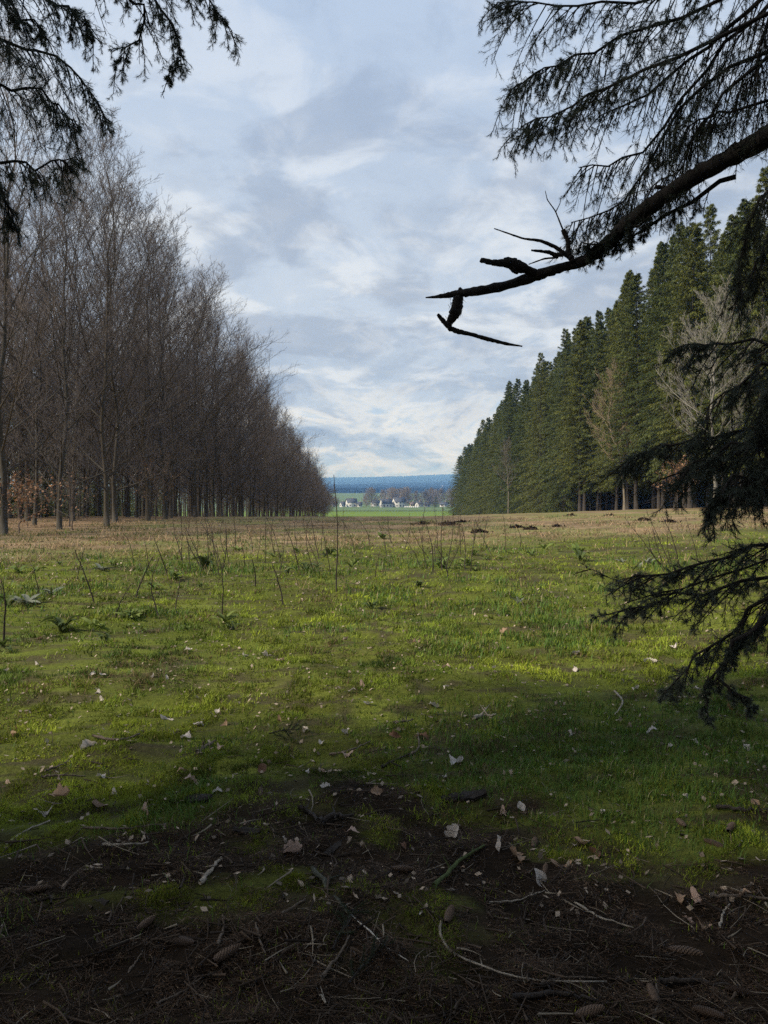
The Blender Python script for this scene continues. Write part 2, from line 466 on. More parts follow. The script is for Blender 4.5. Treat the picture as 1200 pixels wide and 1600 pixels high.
def nth(i):
    if i < 20: return ORD[i]
    tens = {2: 'twenty', 3: 'thirty', 4: 'forty', 5: 'fifty', 6: 'sixty', 7: 'seventy', 8: 'eighty', 9: 'ninety'}
    q, m = divmod(i + 1, 10)
    return (tens[q] + '-' + ORD[m - 1]) if m else {2: 'twentieth', 3: 'thirtieth', 4: 'fortieth', 5: 'fiftieth', 6: 'sixtieth', 7: 'seventieth', 8: 'eightieth', 9: 'ninetieth'}[q]
def put_tree(name, var, loc, sc, rz, label, cat, group, lean=(0, 0)):
    e = empty(name, loc, label, cat, group)
    e.rotation_euler = (lean[0], lean[1], rz); e.scale = sc
    link('trunk', var[0], e); link('crown', var[1], e)
    return e
rp = np.random.default_rng(5)
def left_edge(y): return -12.6 - .014 * y
spots = []
y = 27.
while y < 206:
    spots.append((0, left_edge(y) + rp.normal() * .5, y)); y += 3.1 + rp.random() * 1.1 + .004 * y
for row in range(1, 6):
    y = 24. + rp.random() * 2
    while y < 204:
        x = left_edge(y) - 2.9 * row + rp.normal() * .7
        if x > -.5 * y - 4.5: spots.append((row, x, y + rp.normal() * .5))
        y += 2.7 + rp.random() * 1.5 + .010 * y
k0 = 0
print('bare trees', len(spots))
for row, x, y in spots:
    hh = np.interp(y, [25, 40, 60, 110, 160, 205], [16.6, 16.4, 16.0, 13.0, 9.4, 6.6]) * (1 + np.clip(rp.normal(), -1.6, 1.6) * .022) + row * .1
    s = hh / 18.
    if row == 0:
        lab = f'bare grey-brown beech, {nth(k0)} from the near end in the left front row'; k0 += 1
        grp = 'front row of bare beeches'
        var = VAR_B[rp.integers(0, 3)]
    else:
        lab = 'slim bare beech standing inside the left wood behind its front row'
        grp = 'bare beeches inside the left wood'
        var = VAR_B[rp.integers(2, 6)]
    sw = (s + 1) / 2 * (1 + rp.normal() * .08)
    put_tree('beech_tree', var, (x, y, float(terrain(x, y)) - .05), (sw, sw, s), rp.random() * 6.28, lab, 'tree', grp, (rp.normal() * .02, rp.normal() * .02 + .02))
# the depth of the left wood, where stems can no longer be told apart
def wood_mass():
    mb = MB()
    r2 = np.random.default_rng(77)
    lows = []
    for _ in range(4):
        lows.append(cheap_tree(r2, 18, .10, 18, .22, 46, 20, .26, 6, 3, (.085, .072, .056), (.108, .092, .077), .008))
    n = 0
    for row in range(6, 15):
        y = 34. + r2.random() * 4
        while y < 205:
            x = left_edge(y) - 2.9 * row + r2.normal() * .8
            if x > -.5 * y - 16:
                an = r2.random() * 6.28; s = .9 + .2 * r2.random()
                Mx = np.array([[math.cos(an), -math.sin(an), 0], [math.sin(an), math.cos(an), 0], [0, 0, 1]]) * s
                mb.merge(lows[r2.integers(0, 4)], Mx, (x, y, float(terrain(x, y)) - .1)); n += 1
            y += 4.2 + r2.random() * 2
    o = mb.build('beech_wood', M_twig)
    tag(o, 'mass of bare beeches deep inside the left wood', 'wood', kind='stuff')
    print('wood mass', n, sum(len(f) for f in mb.f))
wood_mass()
def undergrowth():
    mb = MB(); r2 = np.random.default_rng(78); lows = []
    for _ in range(5):
        lows.append(cheap_tree(r2, 3.4, .022, 11, .1, 55, 20, .5, 5, 3, (.09, .075, .06), (.105, .09, .075), .0055))
    for q in range(300):
        y = 27 + 170 * r2.random() ** 1.3; x = left_edge(y) - .5 - 17 * r2.random()
        s = .5 + .9 * r2.random()
        if q > 205: y = 95 + 112 * r2.random(); x = left_edge(y) + 1.2 - 2 * r2.random(); s = 1.1 + 1.2 * r2.random()
        if x < -.5 * y - 2: continue
        an = r2.random() * 6.28
        mb.merge(lows[r2.integers(0, 5)], rotz_(an) * s, (x, y, float(terrain(x, y)) - .05))
    tag(mb.build('undergrowth', M_twig), 'thin leafless saplings and brush between the left beeches', 'undergrowth', kind='stuff')
def rotz_(a): return np.array([[math.cos(a), -math.sin(a), 0], [math.sin(a), math.cos(a), 0], [0, 0, 1]])
undergrowth()

# ------------------------------------------------------------------ spruces
def spruce(rng, h=24., r=.22, first=2.5, nb=260, lmax=3.3, nf=34, dense=1.0, dark=1.0, fans=3, fat=1.0):
    S = 12
    t = np.linspace(0, 1, S)
    w = np.cumsum(rng.normal(size=(S, 2)) * .05, 0)
    P = np.stack([w[:, 0], w[:, 1], t * h], -1)
    rad = r * (1 - t * .95) * (1 + .25 * np.exp(-t * 90))
    tr_ = MB(); poly_tubes(tr_, P[None], rad[None], 9, np.array([.046, .038, .030]))
    cr = MB()
    # dead lower twigs
    nd_ = 26
    zt = rng.random(nd_) * (first + 1.5) * .9 + .8
    az = rng.random(nd_) * 6.28
    A = np.stack([np.zeros(nd_), np.zeros(nd_), zt], -1); D = np.stack([np.cos(az), np.sin(az), -.15 - .3 * rng.random(nd_)], -1)
    ln = .5 + 1.3 * rng.random(nd_)
    spikes(cr, A, A + D * ln[:, None], .018, np.array([.07, .055, .045]))
    f = first / h
    tt = f + (.985 - f) * (np.arange(nb) + rng.random(nb)) / nb
    az = np.arange(nb) * 2.4 + rng.random(nb)
    L = (lmax * np.minimum((1 - tt) ** .7, 1.8 * (1 - tt) ** 1.03) * (.62 + .55 * rng.random(nb)) + .14) * (.6 + .4 * sstep(f, f + .1, tt))
    out = np.stack([np.cos(az), np.sin(az), np.zeros(nb)], -1)
    base = np.stack([np.interp(tt, t, P[:, 0]), np.interp(tt, t, P[:, 1]), tt * h], -1)
    rise = np.interp(tt, [0, .6, .9, 1], [-.25, -.05, .35, .9])[:, None]
    P1 = base + L[:, None] * (.55 * out + UP * (rise * .5 - .06))
    P2 = base + L[:, None] * (out + UP * (rise * .8 - .30 * (1 - tt)[:, None] + .065 * rng.normal(size=(nb, 1))))
    bez_tubes(cr, base, P1, P2, .028 * (1.1 - tt), .005, 3, 3, np.array([.06, .045, .035]))
    n = int(nf * dense)
    tpos = .12 + .9 * rng.random((nb, n)) ** .75
    B = bez(P0 := base[:, None], P1[:, None], P2[:, None], tpos)
    side = np.cross(out, UP)[:, None, :]
    sgn = np.where(rng.random((nb, n)) < .5, -1., 1.)[..., None]
    lat = (L[:, None] * .30 * (1.05 - tpos))[..., None] * rng.random((nb, n, 1)) * sgn * side
    B = B + lat + rng.normal(size=B.shape) * .05 - UP * .12 * rng.random((nb, n, 1))
    d0 = unit(out[:, None] * (.7 + .5 * rng.random((nb, n, 1))) + side * sgn * (.2 + .8 * rng.random((nb, n, 1))) - UP * (.3 + 1.1 * rng.random((nb, n, 1))))
    ln = (.14 + .28 * rng.random((nb, n))) * (.55 + .45 * (1 - tt))[:, None]
    hue = rng.random((nb, n, 1))
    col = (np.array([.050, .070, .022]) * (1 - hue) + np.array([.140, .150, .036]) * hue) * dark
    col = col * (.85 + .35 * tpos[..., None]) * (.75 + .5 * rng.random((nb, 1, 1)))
    B = B.reshape(-1, 3); d0 = d0.reshape(-1, 3); ln = ln.ravel(); col = col.reshape(-1, 3)
    N = len(B)
    for k in range(fans):
        d = d0 if k == 0 else unit(d0 + rng.normal(size=d0.shape) * .45 - UP * .1)
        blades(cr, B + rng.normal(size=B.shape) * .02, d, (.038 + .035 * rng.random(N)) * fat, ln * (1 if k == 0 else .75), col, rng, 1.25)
    return tr_, cr
rs = np.random.default_rng(202)
SPR = []
for i in range(6):
    T, C_ = spruce(rs, 24, .165, [4.2, 5.0, 3.4, .5, .7, .4][i], 250, [3.9, 3.6, 4.2, 4.3, 3.8, 4.5][i], 74)
    SPR.append((T.mesh('trunk', M_sbark, True), C_.mesh('crown', M_needle), T, C_))
spots = []
y = 47.
while y < 232:
    spots.append((0, 23.3 + rp.normal() * .7, y)); y += 1.6 + rp.random() * 1.3 + .004 * y
for row in range(1, 9):
    y = 48. + rp.random() * 3
    while y < 230:
        x = 23.2 + 3.3 * row + rp.normal() * .5
        if x < .5 * y + 5: spots.append((row, x, y))
        y += 3.8 + rp.random() * 1.2 + .01 * y + (row > 3) * 2.5
k0 = 0
print('spruces', len(spots))
for row, x, y in spots:
    hh = np.interp(y, [45, 60, 95, 150, 230], [21., 22.3, 24.3, 23.4, 20.0]) * (1 + np.clip(rp.normal(), -1.5, 1.5) * .045)
    hh += -.8 if row == 0 else .9
    s = hh / 24.
    bare = y < 96 if row == 0 else y < 150
    var = SPR[rp.integers(0, 3)] if bare and row < 3 else SPR[rp.integers(3, 6)]
    if row == 0:
        lab = f'green spruce, {nth(k0)} from the near end in the right front row'; k0 += 1
        grp = 'front row of spruces'
    else:
        lab = 'dark spruce standing inside the right wood behind its front row'; grp = 'spruces inside the right wood'
    sw = .82 + .38 * rp.random()
    put_tree('spruce_tree', var, (x, y, float(terrain(x, y)) - .05), (sw, sw, s), rp.random() * 6.28, lab, 'tree', grp)
# dark spruces seen between the stems at the back of the left wood
for i, (x, y) in enumerate([(-27, 47), (-30.5, 52), (-25.5, 54), (-33, 60), (-29, 66), (-35, 72), (-31, 80), (-36, 64), (-38, 84), (-34, 90), (-40, 96), (-36, 104), (-42, 110), (-38, 120), (-44, 128), (-40, 140), (-46, 150)]):
    put_tree('spruce_tree', SPR[3 + i % 3], (x, y, float(terrain(x, y))), (.9, .9, .5), i * 1.3,
             'dark young spruce half hidden behind the stems of the left wood', 'tree', 'young spruces inside the left wood')
# the wood the viewer stands in
def viewer_wood():
    mb = MB(); r3 = np.random.default_rng(9)
    sp = [(-2.9, -1.6), (3.3, -1.2), (.3, -3.6), (-6.2, -.8), (-5, -4.2), (3.4, -4.6), (6.8, -1.2), (-9.6, -1.6), (-8.4, -5.2), (-12.5, -3.5),
          (7, -5), (8.2, 2.0), (-7.6, 1.3), (-1.6, -7), (-15.5, -1.2), (-16.5, -6), (10.5, -2.5), (-12, -8), (-5.5, -8.5), (2, -9)]
    for x, y in sp:
        t_, c_ = spruce(r3, 20, .2, 3.2, 110, 3.4, 44, .9, 1, 1, 3.0)
        mb.merge(t_, None, (x, y, -.1)); mb.merge(c_, None, (x, y, -.1))
    o = mb.build('spruce_wood', M_needle)
    tag(o, 'dark spruce wood around and behind the viewpoint', 'wood', kind='stuff')
viewer_wood()

# ------------------------------------------------------------------ pale bare trees before the spruces
rq = np.random.default_rng(33)
def pale_tree(x, y, h, col, tcol, label, seed, spread=.50, tw=.010):
    T, C_ = bare_tree(np.random.default_rng(seed), h, .12, 30, .28, 86, 30, spread, 8, 5, 4, col, tcol, tw, .25, 1.0, .42)
    e = empty('bare_tree', (x, y, float(terrain(x, y)) - .05), label, 'tree')
    T.build('trunk', M_bark, e, True); C_.build('crown', M_bark, e)
pale_tree(18.6, 43.5, 11.8, (.32, .285, .235), (.31, .275, .225), 'pale leafless tree with curved branches before the spruces', 3)
pale_tree(21.6, 69, 12.5, (.22, .18, .13), (.21, .17, .12), 'thin brownish leafless tree against the spruce wall', 4, .32, .008)
pale_tree(19.8, 122, 12, (.20, .17, .13), (.19, .16, .12), 'small hazy brown leafless tree by the far spruces', 6, .3, .009)

# ------------------------------------------------------------------ far country
def house(px, py, depth, wid, dep, wall_h, roof_h, rz, label, wcol=(.60, .58, .54), rcol=(.07, .075, .085), windows=True, group=None, name='house'):
    x, y = (px - 600) / 1200 * depth, depth
    z = float(terrain(x, y, False)) - .4
    e = empty(name, (x, y, z), label, 'house', group); e.rotation_euler = (0, 0, rz)
    wid, dep, wall_h, roof_h = wid * .85, dep * .85, wall_h * .85, roof_h * .85
    w, d, h, k = wid / 2, dep / 2, wall_h + .4, roof_h
    mb = MB()
    V = [(-w, -d, 0), (w, -d, 0), (w, d, 0), (-w, d, 0), (-w, -d, h), (w, -d, h), (w, d, h), (-w, d, h), (-w, 0, h + k), (w, 0, h + k)]
    F = [(0, 1, 5), (0, 5, 4), (2, 3, 7), (2, 7, 6), (1, 2, 6), (1, 6, 5), (5, 6, 9), (3, 0, 4), (3, 4, 7), (7, 4, 8)]
    mb.add(V, F, wcol); mb.build('wall', M_plaster, e)
    rf = MB(); o = .5; ov = .45
    for sgn in (-1, 1):
        a = np.array([(-w - o, sgn * (d + ov), h - ov * k / d), (w + o, sgn * (d + ov), h - ov * k / d), (w + o, 0, h + k), (-w - o, 0, h + k)]) + np.array([0, 0, .06])
        b = a + np.array([0, 0, .22])
        V = np.concatenate([a, b])
        F = [(0, 1, 2), (0, 2, 3), (4, 5, 6), (4, 6, 7), (0, 1, 5), (0, 5, 4), (1, 2, 6), (1, 6, 5), (2, 3, 7), (2, 7, 6), (3, 0, 4), (3, 4, 7)]
        rf.add(V, F, rcol)
    ro = rf.build('roof', M_roof, e)
    if windows:
        ch = MB(); c = np.array([(sx * .4, sy * .4, zz) for zz in (0, 1.9) for sx, sy in ((-1, -1), (1, -1), (1, 1), (-1, 1))])
        F = [(0, 1, 5), (0, 5, 4), (1, 2, 6), (1, 6, 5), (2, 3, 7), (2, 7, 6), (3, 0, 4), (3, 4, 7), (4, 5, 6), (4, 6, 7)]
        ch.add(c + np.array([w * .3, .3, h + k - .9]), F, (.3, .2, .16)); ch.build('chimney', M_plaster, ro)
        wm = MB()
        q = np.array([(a, b, c_) for b in (-.06, .06) for a, c_ in ((-.55, -.7), (.55, -.7), (.55, .7), (-.55, .7))])
        F = [(0, 1, 2), (0, 2, 3), (4, 6, 5), (4, 7, 6), (0, 4, 5), (0, 5, 1), (1, 5, 6), (1, 6, 2), (2, 6, 7), (2, 7, 3), (3, 7, 4), (3, 4, 0)]
        wm.add(q, F); me = wm.mesh('window', M_glass)
        nwin = max(2, int(wid / 3.2))
        for lv in ([1.9] if wall_h < 4.5 else [1.9, 4.6]):
            for i in range(nwin):
                link('window', me, e, (-w + wid * (i + .5) / nwin, -d - .01, lv))
            g = link('window', me, e, (-w - .01, 0, lv)); g.rotation_euler = (0, 0, R(90))
    return e
house(535, 785, 720, 4.5, 5, 3.2, 2.6, .5, 'tiny white outbuilding at the far end of the village row')
house(549, 786, 725, 11, 8, 5, 4.2, .35, 'white farmhouse with dark roof beside the round bare tree')
house(562, 785, 722, 4.5, 5, 3, 2.2, .2, 'tiny white shed between the farmhouse and the round bare tree')
house(603, 788, 700, 11.5, 8.5, 4.2, 4.6, .42, 'low white house with slate roof just past the round bare tree')
house(623, 787, 705, 12, 9.5, 5.8, 4.6, .38, 'tallest white house with slate roof in the village row')
house(644, 786, 725, 5, 5, 3, 2, .1, 'small yellowish house on the sunny side of the tallest house', (.6, .5, .3), (.12, .09, .07))
house(668, 789, 720, 6, 5, 3, 2, -.2, 'small grey house beside the far dark conifer', (.4, .4, .4))
house(694, 789, 730, 9, 6, 3, 2.4, -.2, 'pale low house last of the village row towards the spruces', (.55, .53, .5))
house(655, 787, 735, 7, 6, 3.2, 2.4, .6, 'small white house half hidden by the russet tree')
house(586, 786, 760, 8, 7, 4, 3, .3, 'white house behind the big round bare tree', (.62, .6, .56))
house(707, 788, 740, 6, 6, 3, 2.5, .1, 'small pale house nearest the end of the spruces', (.6, .58, .55))
house(522, 786, 745, 6, 5, 3, 2.4, .3, 'small pale house nearest the end of the beech wood', (.6, .58, .55))
def garden_wall():
    mb = MB(); xs = np.linspace(632, 655, 8)
    for i in range(7):
        x0, x1 = ((xs[i] - 600) / 1200 * 690, (xs[i + 1] - 600) / 1200 * 690 - .15)
        z = float(terrain(x0, 690, False)) - .3
        V = [(x0, 690, z), (x1, 690, z), (x1, 690.3, z), (x0, 690.3, z), (x0, 690, z + 1.5), (x1, 690, z + 1.5), (x1, 690.3, z + 1.5), (x0, 690.3, z + 1.5)]
        F = [(0, 1, 5), (0, 5, 4), (1, 2, 6), (1, 6, 5), (2, 3, 7), (2, 7, 6), (3, 0, 4), (3, 4, 7), (4, 5, 6), (4, 6, 7)]
        mb.add(V, F, (.5, .49, .46))
    tag(mb.build('garden_wall', M_plaster), 'long pale garden wall before the tallest white house', 'wall')
garden_wall()
rf_ = np.random.default_rng(71)
for i in range(30):
    px = 640 + 78 * rf_.random() ** .8; dep = 2900 + 700 * rf_.random()
    house(px, 0, dep, 9 + 9 * rf_.random(), 8 + 3 * rf_.random(), 5 + 2 * rf_.random(), 3.5, rf_.random() * 3, 'tiny white house of the distant town below the hills', (.78, .76, .73),
          (.16, .12, .11) if i % 3 else (.1, .1, .11), False, 'houses of the distant town')
RT = []
for i in range(3):
    T, C_ = bare_tree(np.random.default_rng(300 + i), 15, .3, 40, .08, 88, 20, .62, 9, 5, 4, (.17, .135, .105), (.19, .165, .14), .075, .2, .3)
    RT.append((T.mesh('trunk', M_bark, True), C_.mesh('crown', M_twig)))
FT = [(581, 690, 16, 1.15, 'big round bare tree standing beside the low white house'), (612, 760, 17, 1.0, 'bare brown tree rising behind the low white house'),
      (634, 770, 16, 1., 'bare brown tree rising behind the tallest white house'), (652, 765, 14, .9, 'bare tree between the tallest house and the yellowish house'),
      (664, 712, 14, 1.25, 'wide bare russet tree left of the far dark conifer'), (690, 740, 16, 1.2, 'tall bare tree right of the far dark conifer'),
      (705, 730, 15, 1.1, 'hazy bare tree nearest the end of the spruce wall'), (675, 800, 17, 1.1, 'faint bare tree behind the far dark conifer'),
      (525, 735, 9, 1.1, 'low bare tree at the far end of the village row'), (515, 740, 10, 1.1, 'low bare tree by the end of the beech wood'),
      (572, 745, 10, 1.1, 'small bare tree behind the tiny white shed'), (599, 770, 15, .9, 'thin bare tree just behind the big round bare tree')]
for i, (px, d, h, sw, lab) in enumerate(FT):
    x = (px - 600) / 1200 * d
    put_tree('bare_tree', RT[i % 3], (x, d, float(terrain(x, d, False)) - .2), (h / 15 * sw, h / 15 * sw, h / 15), i * 1.7, lab, 'tree', 'bare trees around the village')
for px, d, h, sw, lab in ((681, 700, 10.5, 1.0, 'dark pointed conifer standing alone before the village trees'), (648, 790, 16, .45, 'slender dark conifer above the village roofs'),
                          (540, 745, 7, .5, 'small dark evergreen before the white farmhouse')):
    x = (px - 600) / 1200 * d
    put_tree('conifer_tree', SPR[4], (x, d, float(terrain(x, d, False)) - .2), (sw, sw, h / 24), px, lab, 'tree', 'conifers around the village')
for i in range(11):
    px = 594 + 126 * rf_.random(); d = 735 + 120 * rf_.random(); h = 12 + 7 * rf_.random(); x = (px - 600) / 1200 * d
    put_tree('bare_tree', RT[i % 3], (x, d, float(terrain(x, d, False)) - .2), (h / 15 * 1.25, h / 15 * 1.25, h / 15), i * 2.1,
             'brown bare tree in the belt of trees behind the village houses', 'tree', 'belt of bare trees behind the village')
# hedge strip that divides the two fields
def hedge():
    mb = MB(); r = np.random.default_rng(4); n = 2600
    x = r.uniform(-60, 75, n); yy = 440 + r.normal(size=n) * .5; z = terrain(x, yy, False)
    A = np.stack([x, yy, z], -1)
    blades(mb, A, unit(np.stack([r.normal(size=n) * .4, r.normal(size=n) * .4, np.ones(n)], -1)), .18, .35 + .5 * r.random(n), np.tile([.07, .075, .035], (n, 1)) * (.6 + .8 * r.random((n, 1))), r)
    tag(mb.build('hedge', M_blade), 'thin dark hedge line crossing the green fields', 'hedge', kind='stuff')
hedge()
# woods on the far slopes: rough canopy of many crowns
def far_woods():
    mb = MB(); r = np.random.default_rng(14)
    n = 17000
    yy = 2050 + 5800 * r.random(n); x = (r.random(n) * 2 - 1) * yy * .24
    m = (fbm(x, yy * .35, 3, 1 / 500., 23) > .47) | (yy > 5200)
    x, yy = x[m], yy[m]; n = len(x); z = terrain(x, yy, False)
    A = np.stack([x, yy, z - 2], -1)
    h = 12 + 6 * r.random(n); col = np.array([.030, .038, .024]) * (.85 + .3 * r.random((n, 1)))
    for k in range(2):
        a = k * np.pi / 2 + r.random(n) * .5
        s = np.stack([np.cos(a), np.sin(a), np.zeros(n)], -1) * (5 + 3 * r.random((n, 1)))
        v = np.stack([A - s, A + s, A + s * .5 + UP * h[:, None] * .8, A + UP * h[:, None], A - s * .6 + UP * h[:, None] * .75], 1)
        i = np.arange(n)[:, None] * 5
        mb.add(v.reshape(-1, 3), np.concatenate([i + [[0, 1, 2]], i + [[0, 2, 3]], i + [[0, 3, 4]]]), np.repeat(col, 5, 0))
    tag(mb.build('far_woods', M_needle), 'dark woods covering the distant blue hills', 'wood', kind='stuff')
far_woods()

# ------------------------------------------------------------------ haze over the valley
def haze():
    x0, x1, y0, y1, z0, z1 = -6600, 6600, -90, 9900, -60, 215
    mb = MB()
    V = [(x0, y0, z0), (x1, y0, z0), (x1, y1, z0), (x0, y1, z0), (x0, y0, z1), (x1, y0, z1), (x1, y1, z1), (x0, y1, z1)]
    F = [(0, 2, 1), (0, 3, 2), (4, 5, 6), (4, 6, 7), (0, 1, 5), (0, 5, 4), (1, 2, 6), (1, 6, 5), (2, 3, 7), (2, 7, 6), (3, 0, 4), (3, 4, 7)]
    m = bpy.data.materials.new('haze_air'); m.use_nodes = True
    nt = m.node_tree; nt.nodes.remove(nt.nodes['Principled BSDF'])
    p = nt.nodes.new('ShaderNodeVolumePrincipled')
    p.inputs['Color'].default_value = (.22, .48, 1.0, 1); p.inputs['Density'].default_value = 2.2e-4; p.inputs['Absorption Color'].default_value = (1, 1, 1, 1); p.inputs['Anisotropy'].default_value = 0
    nt.links.new(p.outputs[0], nt.nodes['Material Output'].inputs['Volume'])
    mb.add(V, F)
    tag(mb.build('haze', m), 'pale blue haze over the valley', 'haze', kind='stuff')
haze()

# ------------------------------------------------------------------ moss, grass, litter
def screen_points(r, n, py0, py1, px0=-140, px1=1340):
    py = py0 + (py1 - py0) * r.random(n); px = px0 + (px1 - px0) * r.random(n)
    y = EYE * 1200 / (py - 765); x = (px - 600) / 1200 * y
    return x, y
def moss_and_grass():
    r = np.random.default_rng(21)
    # moss: short dense tufts
    n = 620000
    x, y = screen_points(r, n, 826, 1640)
    Lz = litter_zone(x, y); Sz = straw_zone(x, y)
    keep = (r.random(n) > Lz * .97) & (r.random(n) > Sz * .75) & (r.random(n) > .75 * sstep(.50, .66, fbm(x, y, 3, 1.4, 52)))
    x, y = x[keep], y[keep]; n = len(x); d = np.hypot(x, y)
    z = terrain(x, y) - .004
    A = np.stack([x, y, z], -1)
    p = fbm(x, y, 4, .8, 61)[:, None]; q = fbm(x, y, 3, 3.5, 71)[:, None]
    p = np.clip((p - .5) * 2.2 + .5, 0, 1); q = np.clip((q - .5) * 2 + .5, 0, 1)
    q2 = np.clip((fbm(x, y, 3, 2.2, 64)[:, None] - .5) * 3 + .5, 0, 1); p = np.clip(.55 * p + .5 * q2, 0, 1)
    c = np.array([.32, .370, .036]) * p + np.array([.080, .130, .022]) * (1 - p)
    c = c * (.40 + .95 * q) * (.75 + .5 * r.random((n, 1)))
    dry = r.random((n, 1)) < .07 + .40 * sstep(.55, .7, fbm(x, y, 3, 1.9, 33))[:, None]
    c = np.where(dry, np.array([.17, .12, .06]) * (.5 + r.random((n, 1))), c)
    D = unit(np.stack([r.normal(size=n) * .7, r.normal(size=n) * .7, np.ones(n)], -1))
    tuft = .5 + 1.1 * sstep(.35, .65, fbm(x, y, 2, 6.0, 37))
    ln = (.012 + .018 * r.random(n)) * np.clip(d / 4.5, .75, 2.0) * tuft; wd = np.clip(.0050 * d / 3.2, .004, .032)
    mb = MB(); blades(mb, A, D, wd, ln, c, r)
    tag(mb.build('moss', M_blade), 'yellow-green moss cushions covering the clearing', 'moss', kind='stuff')
    # grass: longer blades in clumps
    n = 150000
    x, y = screen_points(r, n, 828, 1500)
    clump = fbm(x, y, 3, .9, 81) + .35 * (fbm(x, y, 2, .25, 83) - .5)
    right = sstep(1.5, .2, np.hypot((x - 1.3) / 1.2, (y - 4.6) / 1.1))
    keep = (r.random(n) < np.clip(sstep(.54, .66, clump) + right, .02, 1)) & (r.random(n) > litter_zone(x, y) * .93) & (r.random(n) > straw_zone(x, y) * .85)
    x, y = x[keep], y[keep]; n = len(x); d = np.hypot(x, y)
    A = np.stack([x, y, terrain(x, y) - .005], -1)
    c = (np.array([.085, .150, .026]) * (.6 + .8 * r.random((n, 1))))
    c = np.where(r.random((n, 1)) < .06, np.array([.28, .24, .13]), c)
    a = r.random(n) * 6.28; ln = (.03 + .06 * r.random(n)) * np.clip(d / 7, .75, 1.9)
    lean = (.2 + .7 * r.random(n)) * ln
    o = np.stack([np.cos(a), np.sin(a), np.zeros(n)], -1)
    s = np.stack([-np.sin(a), np.cos(a), np.zeros(n)], -1) * (np.clip(.0016 * d / 3, .0016, .02))[:, None]
    mid = A + o * (lean * .35)[:, None] + UP * (ln * .6)[:, None]; tip = A + o * lean[:, None] + UP * (ln * .9)[:, None]
    v = np.stack([A - s, A + s, mid - s * .8, mid + s * .8, tip], 1); i = np.arange(n)[:, None] * 5
    mb = MB(); mb.add(v.reshape(-1, 3), np.concatenate([i + [[0, 1, 3]], i + [[0, 3, 2]], i + [[2, 3, 4]]]), np.repeat(c, 5, 0))
    tag(mb.build('grass', M_blade), 'soft green grass growing in clumps through the moss', 'grass', kind='stuff')
    # dead straw
    n = 130000
    x, y = screen_points(r, n, 809, 925)
    y = np.where(y > 46, 25 + r.random(n) * 35, y)
    keep = r.random(n) < straw_zone(x, y) * .9 + .06
    x, y = x[keep], y[keep]; n = len(x); d = np.hypot(x, y)
    A = np.stack([x, y, terrain(x, y) - .01], -1)
    gr = fbm(x, y, 3, .3, 91)[:, None]
    c = np.array([.37, .255, .14]) * (.25 + 1.2 * r.random((n, 1)))
    c = np.where((r.random((n, 1)) < .6 * sstep(.45, .60, gr)), np.array([.10, .125, .03]), c)
    D = unit(np.stack([r.normal(size=n) * 1.1, r.normal(size=n) * 1.1, np.full(n, .8)], -1))
    mb = MB(); blades(mb, A, D, np.clip(.001 * d, .01, .05), (.05 + .10 * r.random(n)) * (.4 + 1.6 * sstep(.45, .65, fbm(x, y, 3, .9, 95))), c * (.6 + .8 * fbm(x, y, 3, .6, 97)[:, None]), r)
    tag(mb.build('dead_grass', M_blade), 'bleached brown dead grass beyond the moss', 'grass', kind='stuff')
    # straw crumbs and small pale leaf scraps over the clearing
    n = 24000
    x, y = screen_points(r, n, 815, 1450)
    m = (r.random(n) < np.clip(sstep(2, -9, x) * sstep(8, 16, y) + .22 * sstep(3, 7, y) + .05, 0, 1)); x, y = x[m], y[m]; n = len(x); d = np.hypot(x, y)
    A = np.stack([x, y, terrain(x, y) + .012], -1)
    a = r.random(n) * 6.28; s = (np.stack([np.cos(a), np.sin(a), r.normal(size=n) * .35], -1)) * (.010 + .016 * r.random((n, 1))) * np.clip(d / 9, .8, 2)[:, None]
    t = np.stack([-np.sin(a), np.cos(a), r.normal(size=n) * .5], -1) * (.006 + .010 * r.random((n, 1))) * np.clip(d / 9, .8, 2)[:, None]
    v = np.stack([A - s, A + t, A + s, A - t], 1); i = np.arange(n)[:, None] * 4
    c = np.array([.40, .31, .23]) * (.30 + 1.0 * r.random((n, 1)))
    mb = MB(); mb.add(v.reshape(-1, 3), np.concatenate([i + [[0, 1, 2]], i + [[0, 2, 3]]]), np.repeat(c, 4, 0))
    tag(mb.build('leaf_scraps', M_leaf), 'small dry leaf scraps strewn over moss and dead grass', 'leaves', kind='stuff')
    # brown needles and crumbs on the forest floor
    n = 120000
    x, y = screen_points(r, n, 1150, 1660)
    m = r.random(n) < litter_zone(x, y) * .95 + .03; x, y = x[m], y[m]; n = len(x)
    A = np.stack([x, y, terrain(x, y) + .003 + .004 * r.random(n)], -1)
    a = r.random(n) * 6.28
    D = np.stack([np.cos(a), np.sin(a), r.normal(size=n) * .22], -1) * (.006 + .010 * r.random((n, 1)))
    s = np.stack([-np.sin(a), np.cos(a), r.normal(size=n) * .3], -1) * .0012
    c = np.array([.066, .038, .021]) * (.2 + 1.6 * r.random((n, 1)) ** 1.5)
    c = np.where(r.random((n, 1)) < .05, np.array([.20, .15, .10]), c)
    v = np.stack([A - D - s, A - D + s, A + D], 1)
    mb = MB(); mb.add(v.reshape(-1, 3), np.arange(n * 3).reshape(-1, 3), np.repeat(c, 3, 0))
    tag(mb.build('needle_litter', M_litter), 'brown spruce needles covering the forest floor', 'litter', kind='stuff')
    n = 5200
    x, y = screen_points(r, n, 1110, 1660)
    m = r.random(n) < litter_zone(x, y) + .10; x, y = x[m], y[m]; n = len(x)
    A = np.stack([x, y, terrain(x, y) + .006 + .012 * r.random(n)], -1)
    a = r.random(n) * 6.28; ln = .02 + .10 * r.random(n) ** 2
    D = np.stack([np.cos(a), np.sin(a), r.normal(size=n) * .12], -1) * ln[:, None]
